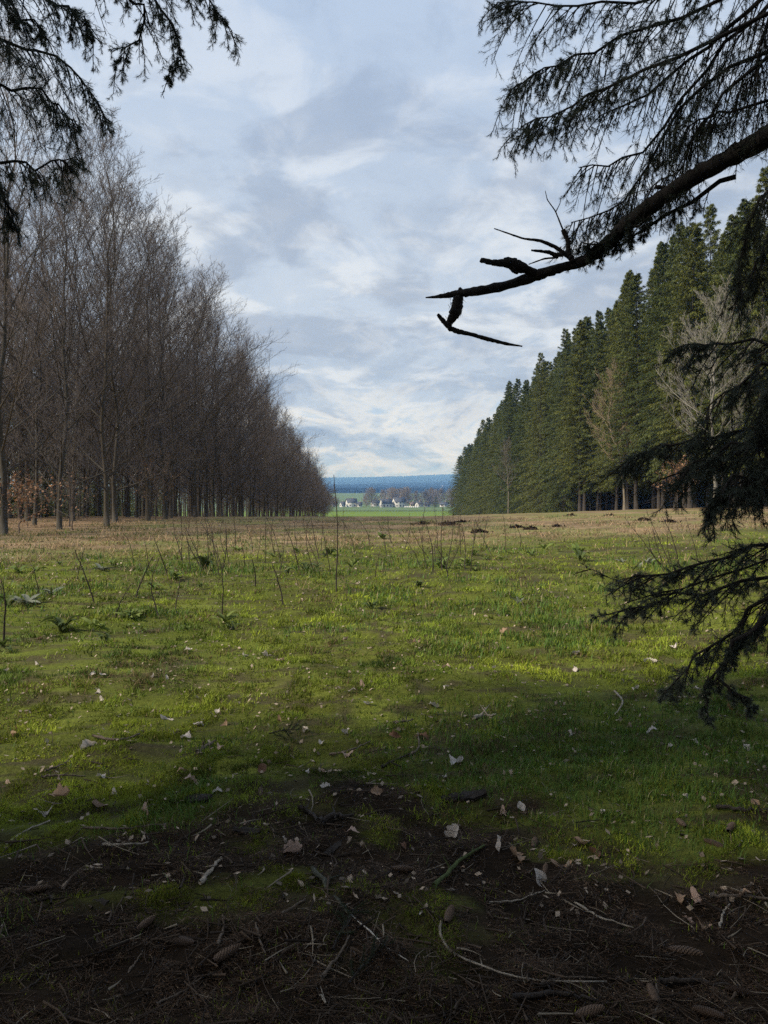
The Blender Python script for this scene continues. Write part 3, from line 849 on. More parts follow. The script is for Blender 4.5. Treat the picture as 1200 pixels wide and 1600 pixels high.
    bend = np.stack([-np.sin(a), np.cos(a), .2 * np.ones(n)], -1) * (ln * .25 * r.normal(size=n))[:, None]
    mb = MB(); c = np.array([.062, .044, .031]) * (.3 + 1.2 * r.random((n, 1)))
    c = np.where(r.random((n, 1)) < .08, np.array([.24, .20, .15]), c)
    bez_tubes(mb, A - D, A + bend, A + D, .0010 + .0052 * r.random(n) ** 4, .0008, 3, 4, c)
    tag(mb.build('twig_litter', M_litter), 'fine broken twigs strewn over the forest floor', 'litter', kind='stuff')
moss_and_grass()

# ------------------------------------------------------------------ spruces beside the viewer, their branches hang into the view
def needles(mb, A, B, k, nl, rng, col=(.085, .100, .074), wid=.0018):
    """k needles round every shoot A-B"""
    N = len(A)
    t = (np.arange(k)[None] + rng.random((N, k))) / k
    ax = unit(B - A)
    ref = np.where(np.abs(ax[:, 2:3]) > .8, np.array([[1., 0, 0]]), np.array([[0, 0, 1.]]))
    U = unit(np.cross(ax, ref)); V = np.cross(ax, U)
    ph = rng.random((N, k)) * 6.28
    rad = np.cos(ph)[..., None] * U[:, None] + np.sin(ph)[..., None] * V[:, None]
    d = unit(rad * (.8 + .3 * rng.random((N, k, 1))) + ax[:, None] * (.55 + .4 * rng.random((N, k, 1))))
    P = A[:, None] + (B - A)[:, None] * t[..., None]
    L_ = nl * (.75 + .45 * rng.random((N, k, 1))) * (1 - .3 * np.clip(t - .8, 0, 1)[..., None] * 3)
    s = np.cross(d, ax[:, None]) ; s = unit(s) * wid * .5
    v = np.stack([P - s, P + s, P + d * L_], 2).reshape(-1, 3)
    c = np.repeat(np.tile(np.array(col), (N * k, 1)) * (.7 + .7 * rng.random((N * k, 1))), 3, 0)
    mb.add(v, np.arange(N * k * 3).reshape(-1, 3), c)
BARK = np.array([.034, .029, .025])
def needle_branch(tree, pts, rng, r0=.011, nlets=22, llen=(.22, .5), droop=.55, shoots=6, slen=(.34, .62), k=31, nl=.0185, tmin=.12, bare=0., twist=1.0, fw=.6, gap=.13):
    """pts: list of (px, py, depth); the branch starts at the tree's trunk side"""
    P = np.array([at(*p) for p in pts])
    tt = np.linspace(0, 1, len(P)); ts = np.linspace(0, 1, 14)
    Q = np.stack([np.interp(ts, tt, P[:, j]) for j in range(3)], -1)
    for _ in range(2): Q[1:-1] = .5 * Q[1:-1] + .25 * (Q[:-2] + Q[2:])
    Q[1:-1] += rng.normal(size=Q[1:-1].shape) * .012
    off = np.array(tree.location)
    Q = Q - off
    wood = MB(); nd_ = MB()
    poly_tubes(wood, Q[None], (r0 * (1 - .8 * ts))[None], 6, BARK)
    n = int(nlets * 1.35)
    llen = (llen[0] * 1.1, llen[1] * 1.15)
    tl = tmin + (1 - tmin) * (np.arange(n) + rng.random(n)) / n
    B = np.stack([np.interp(tl, ts, Q[:, j]) for j in range(3)], -1)
    Tn = unit(np.stack([np.interp(np.clip(tl + .04, 0, 1), ts, Q[:, j]) - np.interp(np.clip(tl - .04, 0, 1), ts, Q[:, j]) for j in range(3)], -1))
    side = unit(np.cross(Tn, UP)) * np.where(np.arange(n) % 2 == 0, 1., -1.)[:, None]
    d = unit(Tn * fw + side * (.55 + .3 * rng.random((n, 1))) * twist - UP * droop * (.4 + .9 * rng.random((n, 1))) + rng.normal(size=(n, 3)) * .15)
    ln = (llen[0] * .7 + (llen[1] * 1.15 - llen[0] * .7) * rng.random(n) ** 1.4) * (1.1 - .6 * tl)
    B1 = B + d * ln[:, None] * .5; B2 = B1 + unit(d - UP * droop * .9 + rng.normal(size=(n, 3)) * .12) * ln[:, None] * .5
    bez_tubes(wood, B, B1, B2, .0035, .0014, 4, 3, BARK)
    s = spawn(rng, B, B1, B2, shoots, slen[0], slen[1], .12, 1., .80, -droop * .22, .72, .5)
    spikes(wood, s[0], s[1], .0017, BARK * .9); spikes(wood, s[1], s[2], .0015, BARK * .9)
    a0 = np.concatenate([B1, s[0], s[1]]); a1 = np.concatenate([B2, s[1], s[2]])
    extra = spawn(rng, *s, 2, .4, .7, .2, .8, .8, -droop * .3, .8, .3)
    spikes(wood, extra[0], extra[2], .0014, BARK * .9)
    a0 = np.concatenate([a0, extra[0]]); a1 = np.concatenate([a1, extra[2]])
    kb = rng.random(n) > gap; ks = np.repeat(kb, shoots); m = np.concatenate([kb, ks, ks, np.repeat(ks, 2)])
    if bare: m &= rng.random(len(a0)) > bare
    a0, a1 = a0[m], a1[m]
    tip0, tip1 = Q[-4:-1], Q[-3:]
    a0 = np.concatenate([a0, tip0]); a1 = np.concatenate([a1, tip1])
    L_ = np.linalg.norm(a1 - a0, axis=1)
    for lo, hi, kk in ((0, .05, int(k * .5)), (.05, .1, k), (.1, 9, int(k * 1.8))):
        m = (L_ >= lo) & (L_ < hi)
        if m.any(): needles(nd_, a0[m], a1[m], kk, nl, rng)
    b = wood.build('branch', M_sbark, tree)
    nd_.build('needles', M_nneedle, b)
    return b
def near_tree(x, y, label, seed):
    e = empty('spruce_tree', (x, y, float(terrain(x, y))), label, 'tree', 'spruces beside the viewer')
    rr = np.random.default_rng(seed)
    tb = MB(); t = np.linspace(0, 1, 14)
    Pn = np.stack([np.cumsum(rr.normal(size=14) * .01), np.cumsum(rr.normal(size=14) * .01), t * 17], -1)
    poly_tubes(tb, Pn[None], (.17 * (1 - .9 * t) * (1 + .5 * np.exp(-t * 60)))[None], 14, np.array([.06, .048, .04]))
    tb.build('trunk', M_sbark, e, True)
    a, c = spruce(rr, 17, .17, 5.2, 130, 2.6, 40, 1, 1, 1, 3.0)
    c.build('crown', M_needle, e)
    return e
right = near_tree(3.9, 2.6, 'spruce reaching in from the right with a crooked broken limb', 61)
left = near_tree(-3.9, 2.9, 'spruce reaching in from the top left with drooping needled branches', 62)
def limb():
    off = np.array(right.location)
    mb = MB()
    def tube(pts, sides=10, wobble=.0):
        P = np.array([at(p[0], p[1], p[2]) for p in pts]) - off
        w = np.array([p[3] * p[2] / 1200 / 2 * (.76 if p[3] > 18 else 1) for p in pts])
        tt = np.linspace(0, 1, len(P)); ts = np.linspace(0, 1, len(P) * 7)
        Q = np.stack([np.interp(ts, tt, P[:, j]) for j in range(3)], -1); rw = np.interp(ts, tt, w)
        for _ in range(2): Q[1:-1] = .5 * Q[1:-1] + .25 * (Q[:-2] + Q[2:]); rw[1:-1] = .5 * rw[1:-1] + .25 * (rw[:-2] + rw[2:])
        rr = np.random.default_rng(len(pts) * 7)
        rw = rw * (1 + .065 * rr.normal(size=len(rw)))
        Q[1:-1] += rr.normal(size=Q[1:-1].shape) * rw[1:-1, None] * .06
        poly_tubes(mb, Q[None], rw[None], sides, BARK)
        return Q
    tube([(1560, 60, 2.75, 62), (1400, 120, 2.9, 56), (1230, 192, 3.15, 46), (1200, 212, 3.2, 42), (1100, 268, 3.3, 36), (1040, 305, 3.35, 32), (985, 345, 3.42, 31), (950, 380, 3.46, 28), (915, 408, 3.5, 23),
          (870, 420, 3.55, 19), (835, 432, 3.6, 17), (790, 447, 3.65, 15), (740, 456, 3.7, 14), (712, 459, 3.74, 11), (690, 463, 3.76, 7), (665, 465, 3.78, 2)], 12)
    tube([(845, 431, 3.6, 14), (825, 422, 3.58, 15), (806, 414, 3.57, 18), (795, 410, 3.56, 22), (783, 411, 3.56, 12), (768, 410, 3.55, 9), (751, 406, 3.55, 8)], 8)
    tube([(797, 414, 3.56, 12), (803, 422, 3.56, 9), (809, 428, 3.56, 3)], 6)
    tube([(722, 452, 3.73, 10), (717, 460, 3.735, 13), (715, 472, 3.74, 17), (713, 486, 3.74, 18), (706, 497, 3.745, 14), (701, 508, 3.75, 9), (704, 516, 3.75, 6)], 8)
    tube([(684, 491, 3.75, 5), (694, 503, 3.75, 8), (704, 513, 3.75, 9), (716, 518, 3.75, 8), (735, 522, 3.76, 6), (760, 529, 3.76, 7), (790, 537, 3.77, 5), (816, 541, 3.78, 2.5)], 7)
    tube([(896, 410, 3.5, 10), (888, 396, 3.5, 9), (888, 378, 3.5, 7), (880, 359, 3.5, 8)], 7)
    tube([(890, 402, 3.5, 8), (868, 386, 3.5, 6), (845, 376, 3.5, 5), (818, 373, 3.5, 3), (795, 365, 3.5, 2.5), (772, 357, 3.5, 1.5)], 6)
    tube([(880, 398, 3.5, 7), (866, 398, 3.5, 7), (858, 394, 3.5, 6), (830, 391, 3.5, 3)], 6)
    tube([(872, 402, 3.5, 4), (850, 404, 3.5, 3), (826, 413, 3.5, 1.5)], 5)
    tube([(880, 360, 3.5, 3), (868, 330, 3.5, 2), (855, 312, 3.5, 1.6), (852, 298, 3.5, 1)], 5)
    tube([(868, 332, 3.5, 2), (875, 318, 3.5, 1.2), (877, 306, 3.5, .8)], 5)
    tube([(1048, 296, 3.35, 9), (1035, 293, 3.35, 7), (1024, 292, 3.35, 6)], 6)
    tube([(1155, 236, 3.2, 9), (1147, 222, 3.2, 5)], 6)
    # bark fibres on the hanging stub
    r = np.random.default_rng(8); n = 90
    q = np.array([at(712 + r.normal() * 5, 462 + 36 * r.random(), 3.74) for _ in range(n)]) - off
    spikes(mb, q, q + unit(np.stack([r.normal(size=n), r.normal(size=n) * .5, -.9 - r.random(n)], -1)) * (.012 + .02 * r.random((n, 1))), .0016, BARK)
    n = 70
    xx = 690 + 220 * r.random(n); yy = np.interp(xx, [670, 740, 790, 835, 870, 915], [464, 457, 447, 432, 420, 408])
    q = np.array([at(a + 0, b - 4 + 8 * r.random(), 3.7 - (a - 700) / 220 * .2) for a, b in zip(xx, yy)]) - off
    spikes(mb, q, q + unit(r.normal(size=(n, 3)) + np.array([-.3, 0, .2])) * (.008 + .014 * r.random((n, 1))), .0016, BARK)
    o = mb.build('limb', M_sbark, right, True)
    o['label'] = 'bare crooked limb with a broken hanging twig'
limb()
def hang():
    r = np.random.default_rng(41)
    nb = lambda t, pts, **k: needle_branch(t, pts, r, **k)
    # top left
    nb(left, [(-420, -60, 3.3), (-120, 10, 3.5), (-20, 55, 3.6), (45, 78, 3.65), (105, 92, 3.7), (135, 130, 3.72), (166, 186, 3.75)], nlets=30, llen=(.18, .36), droop=.9)
    nb(left, [(-420, 30, 3.2), (-120, 110, 3.4), (-20, 140, 3.5), (40, 135, 3.55), (90, 160, 3.6), (120, 190, 3.6)], nlets=26, llen=(.16, .36), droop=1.0)
    nb(left, [(-420, 200, 3.2), (-80, 258, 3.4), (20, 262, 3.5), (70, 255, 3.55), (118, 245, 3.6)], nlets=26, llen=(.10, .24), droop=1.2)
    nb(left, [(-420, 140, 3.1), (-60, 200, 3.3), (-15, 260, 3.35), (8, 320, 3.4), (18, 350, 3.4)], nlets=20, llen=(.12, .2), droop=1.0)
    nb(left, [(-420, -160, 3.3), (40, -75, 3.7), (170, -32, 3.8), (235, 12, 3.85), (225, 40, 3.85), (200, 78, 3.9), (180, 98, 3.9)], nlets=22, llen=(.10, .24), droop=.8)
    nb(left, [(-400, -190, 3.3), (120, -70, 3.8), (240, -20, 3.85), (265, 35, 3.9), (285, 80, 3.9), (262, 128, 3.9)], nlets=24, llen=(.10, .22), droop=.8)
    nb(left, [(-400, -200, 3.4), (150, -80, 3.9), (270, -35, 4.0), (330, 0, 4.0), (362, 48, 4.0)], nlets=26, llen=(.12, .26), droop=.9)
    nb(left, [(-400, -140, 3.0), (-60, -40, 3.2), (60, -10, 3.3), (120, 20, 3.35), (150, 60, 3.4)], nlets=28, llen=(.12, .26), droop=.9)
    nb(left, [(-400, -160, 3.0), (-100, -60, 3.1), (0, -10, 3.2), (40, 25, 3.2), (70, 50, 3.2)], nlets=22, llen=(.12, .28), droop=.9)
    # top right
    nb(right, [(1560, -200, 3.0), (1250, -90, 3.3), (1080, -25, 3.5), (950, 15, 3.6), (850, 8, 3.65), (776, 4, 3.7)], nlets=46, llen=(.2, .42), droop=.8)
    nb(right, [(1560, -160, 3.0), (1200, -40, 3.3), (1060, 30, 3.45), (930, 75, 3.55), (860, 100, 3.6), (797, 140, 3.65)], nlets=44, llen=(.16, .36), droop=.8, tmin=.3)
    nb(right, [(1560, -120, 3.0), (1200, 20, 3.2), (1040, 100, 3.35), (940, 135, 3.45), (880, 165, 3.5), (818, 196, 3.55)], nlets=40, llen=(.16, .34), droop=.8, tmin=.3)
    nb(right, [(1560, -160, 3.1), (1260, -60, 3.3), (1176, 0, 3.4), (1130, 58, 3.45), (1060, 112, 3.5), (980, 170, 3.55), (935, 182, 3.6)], nlets=30, llen=(.2, .4), droop=1.0, bare=.75, r0=.014)
    nb(right, [(1560, -150, 3.1), (1270, -40, 3.3), (1170, 20, 3.4), (1120, 80, 3.45), (1050, 180, 3.5), (1000, 250, 3.55), (940, 268, 3.6), (905, 262, 3.65)], nlets=38, llen=(.2, .42), droop=1.1, bare=.4, r0=.012)
    nb(right, [(1560, -60, 3.0), (1250, 60, 3.3), (1120, 110, 3.4), (1040, 190, 3.5), (1000, 290, 3.5), (950, 335, 3.52), (892, 348, 3.55)], nlets=46, llen=(.16, .36), droop=1.1, bare=.15)
    nb(right, [(1560, 40, 2.9), (1250, 140, 3.2), (1130, 178, 3.3), (1062, 196, 3.35)], nlets=30, llen=(.14, .34), droop=1.1, bare=.35)
    nb(right, [(1560, -60, 3.0), (1260, 60, 3.2), (1150, 120, 3.3), (1090, 200, 3.35), (1060, 260, 3.4), (1010, 300, 3.4)], nlets=34, llen=(.2, .4), droop=1.1, bare=.5)
    nb(right, [(1560, -200, 3.0), (1250, -60, 3.25), (1200, 20, 3.3), (1190, 90, 3.3), (1150, 150, 3.3)], nlets=30, llen=(.2, .45), droop=1.2, bare=.75)
    for dx, dy in ((0, 0), (30, 20), (-25, 10)):
        nb(right, [(1120 + dx, 256 + dy, 3.28), (1060 + dx * .5, 290 + dy, 3.35), (1000 + dx * .4, 345 + dy * .6, 3.4), (950 + dx * .5, 375 + dy * .5, 3.45), (915 + dx * .3, 385, 3.48)], nlets=16, llen=(.05, .12), droop=1.0)
    # under the limb, right edge
    nb(right, [(1560, 180, 2.9), (1270, 260, 3.1), (1190, 300, 3.2), (1165, 370, 3.25), (1145, 450, 3.25)], nlets=30, llen=(.14, .3), droop=1.2)
    nb(right, [(1560, 220, 2.8), (1270, 290, 3.0), (1215, 330, 3.05), (1190, 400, 3.1), (1150, 468, 3.1)], nlets=30, llen=(.14, .3), droop=1.2)
    # middle right: dark heavy fronds
    nb(right, [(1560, 440, 2.6), (1300, 510, 2.8), (1180, 545, 2.95), (1100, 536, 3.0), (1052, 546, 3.05)], nlets=24, llen=(.12, .26), droop=.5, k=32)
    nb(right, [(1560, 470, 2.5), (1280, 545, 2.7), (1200, 570, 2.8), (1150, 600, 2.85), (1105, 650, 2.9)], nlets=24, llen=(.14, .28), droop=.8, k=32)
    nb(right, [(1560, 560, 2.5), (1280, 640, 2.75), (1180, 672, 2.9), (1080, 688, 2.95), (1020, 700, 3.0), (978, 722, 3.05)], nlets=38, llen=(.12, .28), droop=.45, k=32)
    nb(right, [(1560, 580, 2.4), (1260, 650, 2.6), (1180, 680, 2.7), (1120, 710, 2.8), (1060, 740, 2.85)], nlets=32, llen=(.12, .28), droop=.6, k=32)
    nb(right, [(1560, 600, 2.3), (1260, 690, 2.5), (1190, 720, 2.6), (1140, 750, 2.6), (1108, 795, 2.65)], nlets=40, llen=(.12, .26), droop=.8, k=32)
    nb(right, [(1560, 420, 2.3), (1290, 480, 2.5), (1210, 560, 2.55), (1190, 660, 2.6), (1185, 770, 2.6)], nlets=26, llen=(.12, .26), droop=.9, k=32)
    # low right
    nb(right, [(1560, 760, 2.4), (1300, 820, 2.6), (1190, 850, 2.75), (1120, 880, 2.8), (1020, 900, 2.9), (985, 905, 2.95)], nlets=26, llen=(.12, .24), droop=.3, k=33)
    nb(right, [(1560, 790, 2.4), (1290, 870, 2.6), (1200, 900, 2.7), (1100, 925, 2.8), (1020, 935, 2.9), (952, 960, 3.0)], nlets=30, llen=(.12, .24), droop=.35, k=33)
    nb(right, [(1560, 800, 2.3), (1290, 890, 2.5), (1200, 930, 2.6), (1140, 980, 2.65), (1080, 1040, 2.7), (1040, 1082, 2.7)], nlets=22, llen=(.10, .22), droop=.5, k=33)
    nb(right, [(1560, 820, 2.3), (1290, 910, 2.45), (1210, 960, 2.5), (1150, 1000, 2.55), (1118, 1055, 2.6), (1104, 1112, 2.6)], nlets=16, llen=(.05, .12), droop=.8, k=33, tmin=.3)
    nb(right, [(1290, 900, 2.45), (1180, 960, 2.5), (1120, 1040, 2.55), (1140, 1075, 2.55), (1185, 1108, 2.55)], nlets=14, llen=(.03, .07), droop=.6, k=33)
    nb(right, [(1290, 850, 2.6), (1150, 890, 2.75), (1050, 930, 2.9), (985, 915, 3.0), (915, 886, 3.1)], nlets=16, llen=(.06, .16), droop=.2, bare=.85, r0=.005)
hang()

# ------------------------------------------------------------------ plants of the clearing
def leaf_shape(length, wid, segs=6, arch=.35, fold=.25, lobes=0, rng=None):
    """leaf along +Y from the origin, returns V, F"""
    V = []; F = []
    t = np.linspace(0, 1, segs + 1)
    w = np.sin(np.pi * np.clip(t * .93 + .05, 0, 1)) ** .8 * wid * .5
    if lobes: w = w * (1 + lobes * np.sin(t * 22))
    for i in range(segs + 1):
        y = t[i] * length; z = arch * length * np.sin(t[i] * np.pi * .75) - arch * length * .6 * t[i] ** 2
        V += [(-w[i], y, z + fold * w[i]), (0, y, z), (w[i], y, z + fold * w[i])]
    for i in range(segs):
        a = i * 3
        F += [(a, a + 1, a + 4), (a, a + 4, a + 3), (a + 1, a + 2, a + 5), (a + 1, a + 5, a + 4)]
    return np.array(V), np.array(F)
def rotz(a): return np.array([[math.cos(a), -math.sin(a), 0], [math.sin(a), math.cos(a), 0], [0, 0, 1]])
def rotx(a): return np.array([[1, 0, 0], [0, math.cos(a), -math.sin(a)], [0, math.sin(a), math.cos(a)]])
GLEAF = []
for i, (c, ar) in enumerate((((.110, .150, .035), .5), ((.150, .185, .045), .3), ((.080, .105, .032), .7), ((.17, .18, .13), .2))):
    V, F = leaf_shape(1, .23, 6, ar * .6, .3)
    m = MB(); m.add(V, F, c); GLEAF.append(m.mesh('leaf', M_green, True))
ROS = [(905, 870, .55, 0, 11, 1.05), (850, 858, .35, 1, 6, .8), (320, 892, .55, 2, 10, .9), (350, 972, .34, 1, 7, .7), (95, 988, .42, 2, 9, .6), (150, 980, .28, 1, 6, .6), (690, 888, .46, 0, 8, .8),
       (728, 882, .4, 1, 7, .6), (550, 888, .36, 1, 5, 1.1), (515, 868, .4, 2, 7, .7), (598, 842, .4, 0, 6, .8), (42, 944, .42, 3, 10, .5), (78, 928, .36, 3, 8, .5), (205, 966, .36, 1, 6, .5), (272, 908, .36, 0, 6, .7),
       (1060, 892, .42, 1, 7, .9), (1012, 882, .34, 3, 7, .6), (945, 920, .26, 1, 5, .6), (580, 952, .24, 2, 6, .7), (812, 944, .2, 3, 5, .9), (238, 920, .34, 0, 6, .5), (478, 892, .4, 2, 6, .6), (428, 872, .4, 1, 6, .6),
       (160, 892, .4, 3, 7, .5), (655, 918, .26, 2, 6, .6), (30, 895, .4, 0, 6, .6), (372, 862, .5, 1, 7, .6), (785, 875, .3, 1, 5, .6), (740, 868, .34, 0, 5, .7), (5, 1012, .24, 0, 6, .9)]
rg = np.random.default_rng(55)
for px, py, sz, kind, nl, up in list(ROS):
    for _ in range(int(rg.integers(0, 4))):
        dd = (py - 765) / 100
        ROS.append((float(np.clip(px + rg.normal() * 24 * dd, 2, 1195)), float(np.clip(py + rg.normal() * 4 * dd, 838, 1020)), sz * (.35 + .5 * rg.random()), int(rg.choice([kind, 1, 0, 2])), 4, .3 + .8 * rg.random()))
for i, (px, py, sz, kind, nl, up) in enumerate(sorted(ROS)):
    p = on_ground(px, py)
    look = ['green', 'bright green', 'dark green', 'pale grey-green'][kind]
    e = empty('leafy_weed', p, f'{look} broad-leaved weed rosette in the clearing, {nth(i)} from the left', 'plant', 'broad-leaved weeds in the clearing')
    for k in range(nl + 4):
        l = link('leaf', GLEAF[kind], e)
        s = sz * (.30 + .5 * rg.random()); l.scale = (s * (.8 + .5 * rg.random()), s, s)
        l.rotation_euler = (up * (.55 + .6 * rg.random()) - .15, rg.normal() * .25, k * 2.4 + rg.random())
        l.location = (rg.normal() * .02, rg.normal() * .02, 0)
ST = [(525, 925, 522, 742), (148, 942, 116, 858), (212, 934, 240, 868), (250, 966, 249, 872), (345, 972, 338, 852), (318, 886, 284, 812), (324, 888, 320, 806), (330, 884, 336, 820), (442, 946, 425, 880), (415, 882, 415, 808),
      (468, 892, 440, 812), (490, 892, 480, 818), (690, 892, 693, 788), (697, 892, 706, 776), (736, 872, 750, 800), (655, 882, 618, 826), (790, 862, 785, 800), (604, 868, 590, 812), (1040, 896, 974, 806), (1062, 896, 1034, 806),
      (1048, 888, 1010, 800), (4, 1012, 2, 905), (262, 900, 240, 838), (298, 892, 296, 806), (430, 866, 428, 806), (466, 862, 462, 800), (555, 868, 530, 806), (578, 852, 560, 812), (720, 868, 716, 806), (672, 876, 640, 822),
      (368, 856, 366, 806), (395, 862, 384, 818), (1092, 882, 1070, 806), (768, 866, 742, 812), (208, 876, 196, 836), (180, 962, 206, 912), (286, 878, 270, 812), (308, 868, 304, 800), (352, 866, 348, 812), (402, 872, 408, 826), (448, 852, 452, 796), (502, 858, 506, 800), (540, 846, 536, 792), (612, 850, 606, 806),
      (632, 858, 640, 802), (660, 848, 664, 792), (684, 858, 678, 786), (712, 852, 722, 790), (756, 852, 762, 806), (812, 858, 800, 814), (232, 888, 226, 846), (120, 905, 132, 858), (60, 930, 52, 886), (274, 950, 282, 905), (398, 918, 392, 870), (586, 902, 594, 862)]
rk = np.random.default_rng(66)
for cx, cy, m_ in ((318, 888, 9), (694, 890, 7), (465, 880, 5), (1048, 890, 3)):
    for _ in range(m_):
        bx, by = cx + rk.normal() * 26, cy + rk.normal() * 9
        ST.append((bx, by, bx + rk.normal() * 20, by - 45 - 45 * rk.random()))
for i, (bx, by, tx, ty) in enumerate(sorted(ST)):
    p = on_ground(bx, by); q = at(tx, ty, p[1] / FWD[1] * (1 + rk.normal() * .006)) - p
    mb = MB()
    bow = rk.normal(size=3) * np.array([.05, .05, 0]); P = np.stack([q * f + bow * math.sin(f * 3.1) + rk.normal(size=3) * .004 for f in np.linspace(0, 1, 8)])
    P[0, 2] -= .04
    wide = .009 if i % 3 else .0125
    poly_tubes(mb, P[None], (wide * (1 - .6 * np.linspace(0, 1, 8)))[None], 5, np.array([.040, .031, .024]) * (1 + .5 * rk.random()))
    e = empty('dead_stalk', p, f'dark dry weed stalk standing in the clearing, {nth(i)} from the left', 'stalk', 'dry stalks in the clearing')
    mb.build('stem', M_dead, e)
    n = 7 + int(8 * rk.random()); f = .35 + .65 * rk.random(n); A = P[0] + (P[-1] - P[0]) * f[:, None]
    h = np.linalg.norm(q)
    sd = MB(); spikes(sd, A, A + unit(rk.normal(size=(n, 3)) * np.array([.6, .6, .2]) + UP * .8) * (h * (.04 + .10 * rk.random((n, 1)))), .005, np.array([.06, .045, .032]))
    tag(sd.build('side_shoots', M_dead, e), kind='stuff')
MH = [(830, 828, .55), (808, 824, .35), (893, 806, .5), (700, 820, .7), (660, 819, .5), (1005, 813, .5), (1046, 816, .5), (955, 806, .4), (1140, 811, .4), (748, 832, .4), (870, 823, .3), (722, 816, .4)]
for i, (px, py, r_) in enumerate(sorted(MH)):
    r_ *= .8
    p = on_ground(px, py); rr = np.random.default_rng(i + 900)
    mb = MB(); n = 22; m = 7; V = []
    for j in range(m):
        f = j / (m - 1)
        for k in range(n):
            a = k / n * 6.283; rad = r_ * f * (1 + .22 * math.sin(a * 3 + i) + .10 * rr.normal())
            V.append((math.cos(a) * rad, math.sin(a) * rad, r_ * .26 * (1 - f ** 1.3) * (1 + .25 * rr.normal()) - .03))
    F = []
    for j in range(m - 1):
        for k in range(n):
            a, b, c, d = j * n + k, j * n + (k + 1) % n, (j + 1) * n + (k + 1) % n, (j + 1) * n + k
            F += [(a, c, b), (a, d, c)]
    mb.add(V, F, (.035, .024, .017))
    q = rr.normal(size=(40, 3)) * np.array([r_ * .6, r_ * .6, 0]); q[:, 2] = np.clip(r_ * .34 * (1 - np.hypot(q[:, 0], q[:, 1]) / r_), 0, 1)
    spikes(mb, q, q + rr.normal(size=(40, 3)) * .05, .05, np.array([.03, .021, .015]))
    tag(mb.build('molehill', M_soil, None, False, p), f'dark crumbly molehill, {nth(i)} from the left on the brown grass', 'molehill', 'molehills on the brown grass')
# young beeches that keep their brown leaves
def brown_beech(x, y, h, wid, n, label, seed, low=.25):
    r = np.random.default_rng(seed)
    T, C_ = bare_tree(r, h, .03, 16, low, 75, 40, wid / h, 5, 3, 0, (.14, .11, .09), (.14, .11, .09), .006, .05, .1)
    e = empty('young_beech', (x, y, float(terrain(x, y)) - .03), label, 'tree')
    T.build('trunk', M_bark, e)
    V, F, _ = C_.arr()
    A = V[r.integers(0, len(V), n)] + r.normal(size=(n, 3)) * .06
    a = r.random(n) * 6.28; s = np.stack([np.cos(a), np.sin(a), r.normal(size=n) * .5], -1) * .05; t = np.stack([-np.sin(a), np.cos(a), r.normal(size=n) * .7], -1) * .032
    v = np.stack([A - s, A + t, A + s, A - t], 1); i = np.arange(n)[:, None] * 4
    cr = C_.build('crown', M_bark, e)
    m = MB(); m.add(v.reshape(-1, 3), np.concatenate([i + [[0, 1, 2]], i + [[0, 2, 3]]]), np.repeat(np.array([.36, .20, .11]) * (.5 + .8 * r.random((n, 1))), 4, 0))
    tag(m.build('leaves', M_leaf, cr), kind='stuff')
brown_beech(20.3, 53, 3.0, 1.6, 900, 'small young beech with brown leaves before the spruce trunks', 21)
brown_beech(-13.2, 27.8, 1.35, 1.7, 620, 'low young beech with copper leaves at the edge of the beech wood', 22, .35)
brown_beech(-12.4, 30.5, 1.5, 1.2, 90, 'thin young beech with a few copper leaves near the front beeches', 23)
brown_beech(-12.2, 41, 3.0, 1.8, 120, 'sparse young beech with scattered copper leaves farther along the beech wood', 24)
brown_beech(24.5, 50, 3.0, 1.8, 300, 'young beech with brown leaves deep among the nearest spruce trunks', 25)

# ------------------------------------------------------------------ forest floor: leaves, cones, sticks, bark
LV = []
rl = np.random.default_rng(88)
for i in range(5):
    V, F = leaf_shape(1, .62 if i % 2 else .55, 10, 0, 0, .22 if i < 3 else .0)
    x, yv = V[:, 0].copy(), V[:, 1].copy()
    V[:, 1] -= .5
    V[:, 2] = (.6 + .5 * rl.random()) * (x ** 2) * (3 if i != 2 else -2) + .16 * np.sin(yv * 5 + i) + .22 * x * np.sin(yv * 9 + i) + .5 * (.15 + .3 * rl.random()) * (yv - .5) ** 2
    m = MB(); m.add(V, F, (1, 1, 1))
    n = len(V)
    st = MB(); st.merge(m); poly_tubes(st, np.array([[(0, -.5, 0), (.02, -.6, .02), (.05, -.75, .06)]]) + np.array([0, 0, V[1, 2]]), np.array([[.014, .012, .01]]), 4, np.array([.7, .6, .5]))
    LV.append(st)
TONES = {'white': ((.54, .47, .41), 'bleached white'), 'pink': ((.46, .32, .25), 'pale pinkish'), 'tan': ((.34, .22, .14), 'tan'), 'brown': ((.14, .075, .045), 'dark brown'), 'orange': ((.34, .13, .05), 'orange-brown')}
LMESH = {}
def leaf_mesh(v, tone):
    if (v, tone) not in LMESH:
        m = MB(); V, F, C_ = LV[v].arr(); m.add(V, F, C_ * np.array(TONES[tone][0])); LMESH[(v, tone)] = m.mesh('leaf', M_leaf, True)
    return LMESH[(v, tone)]
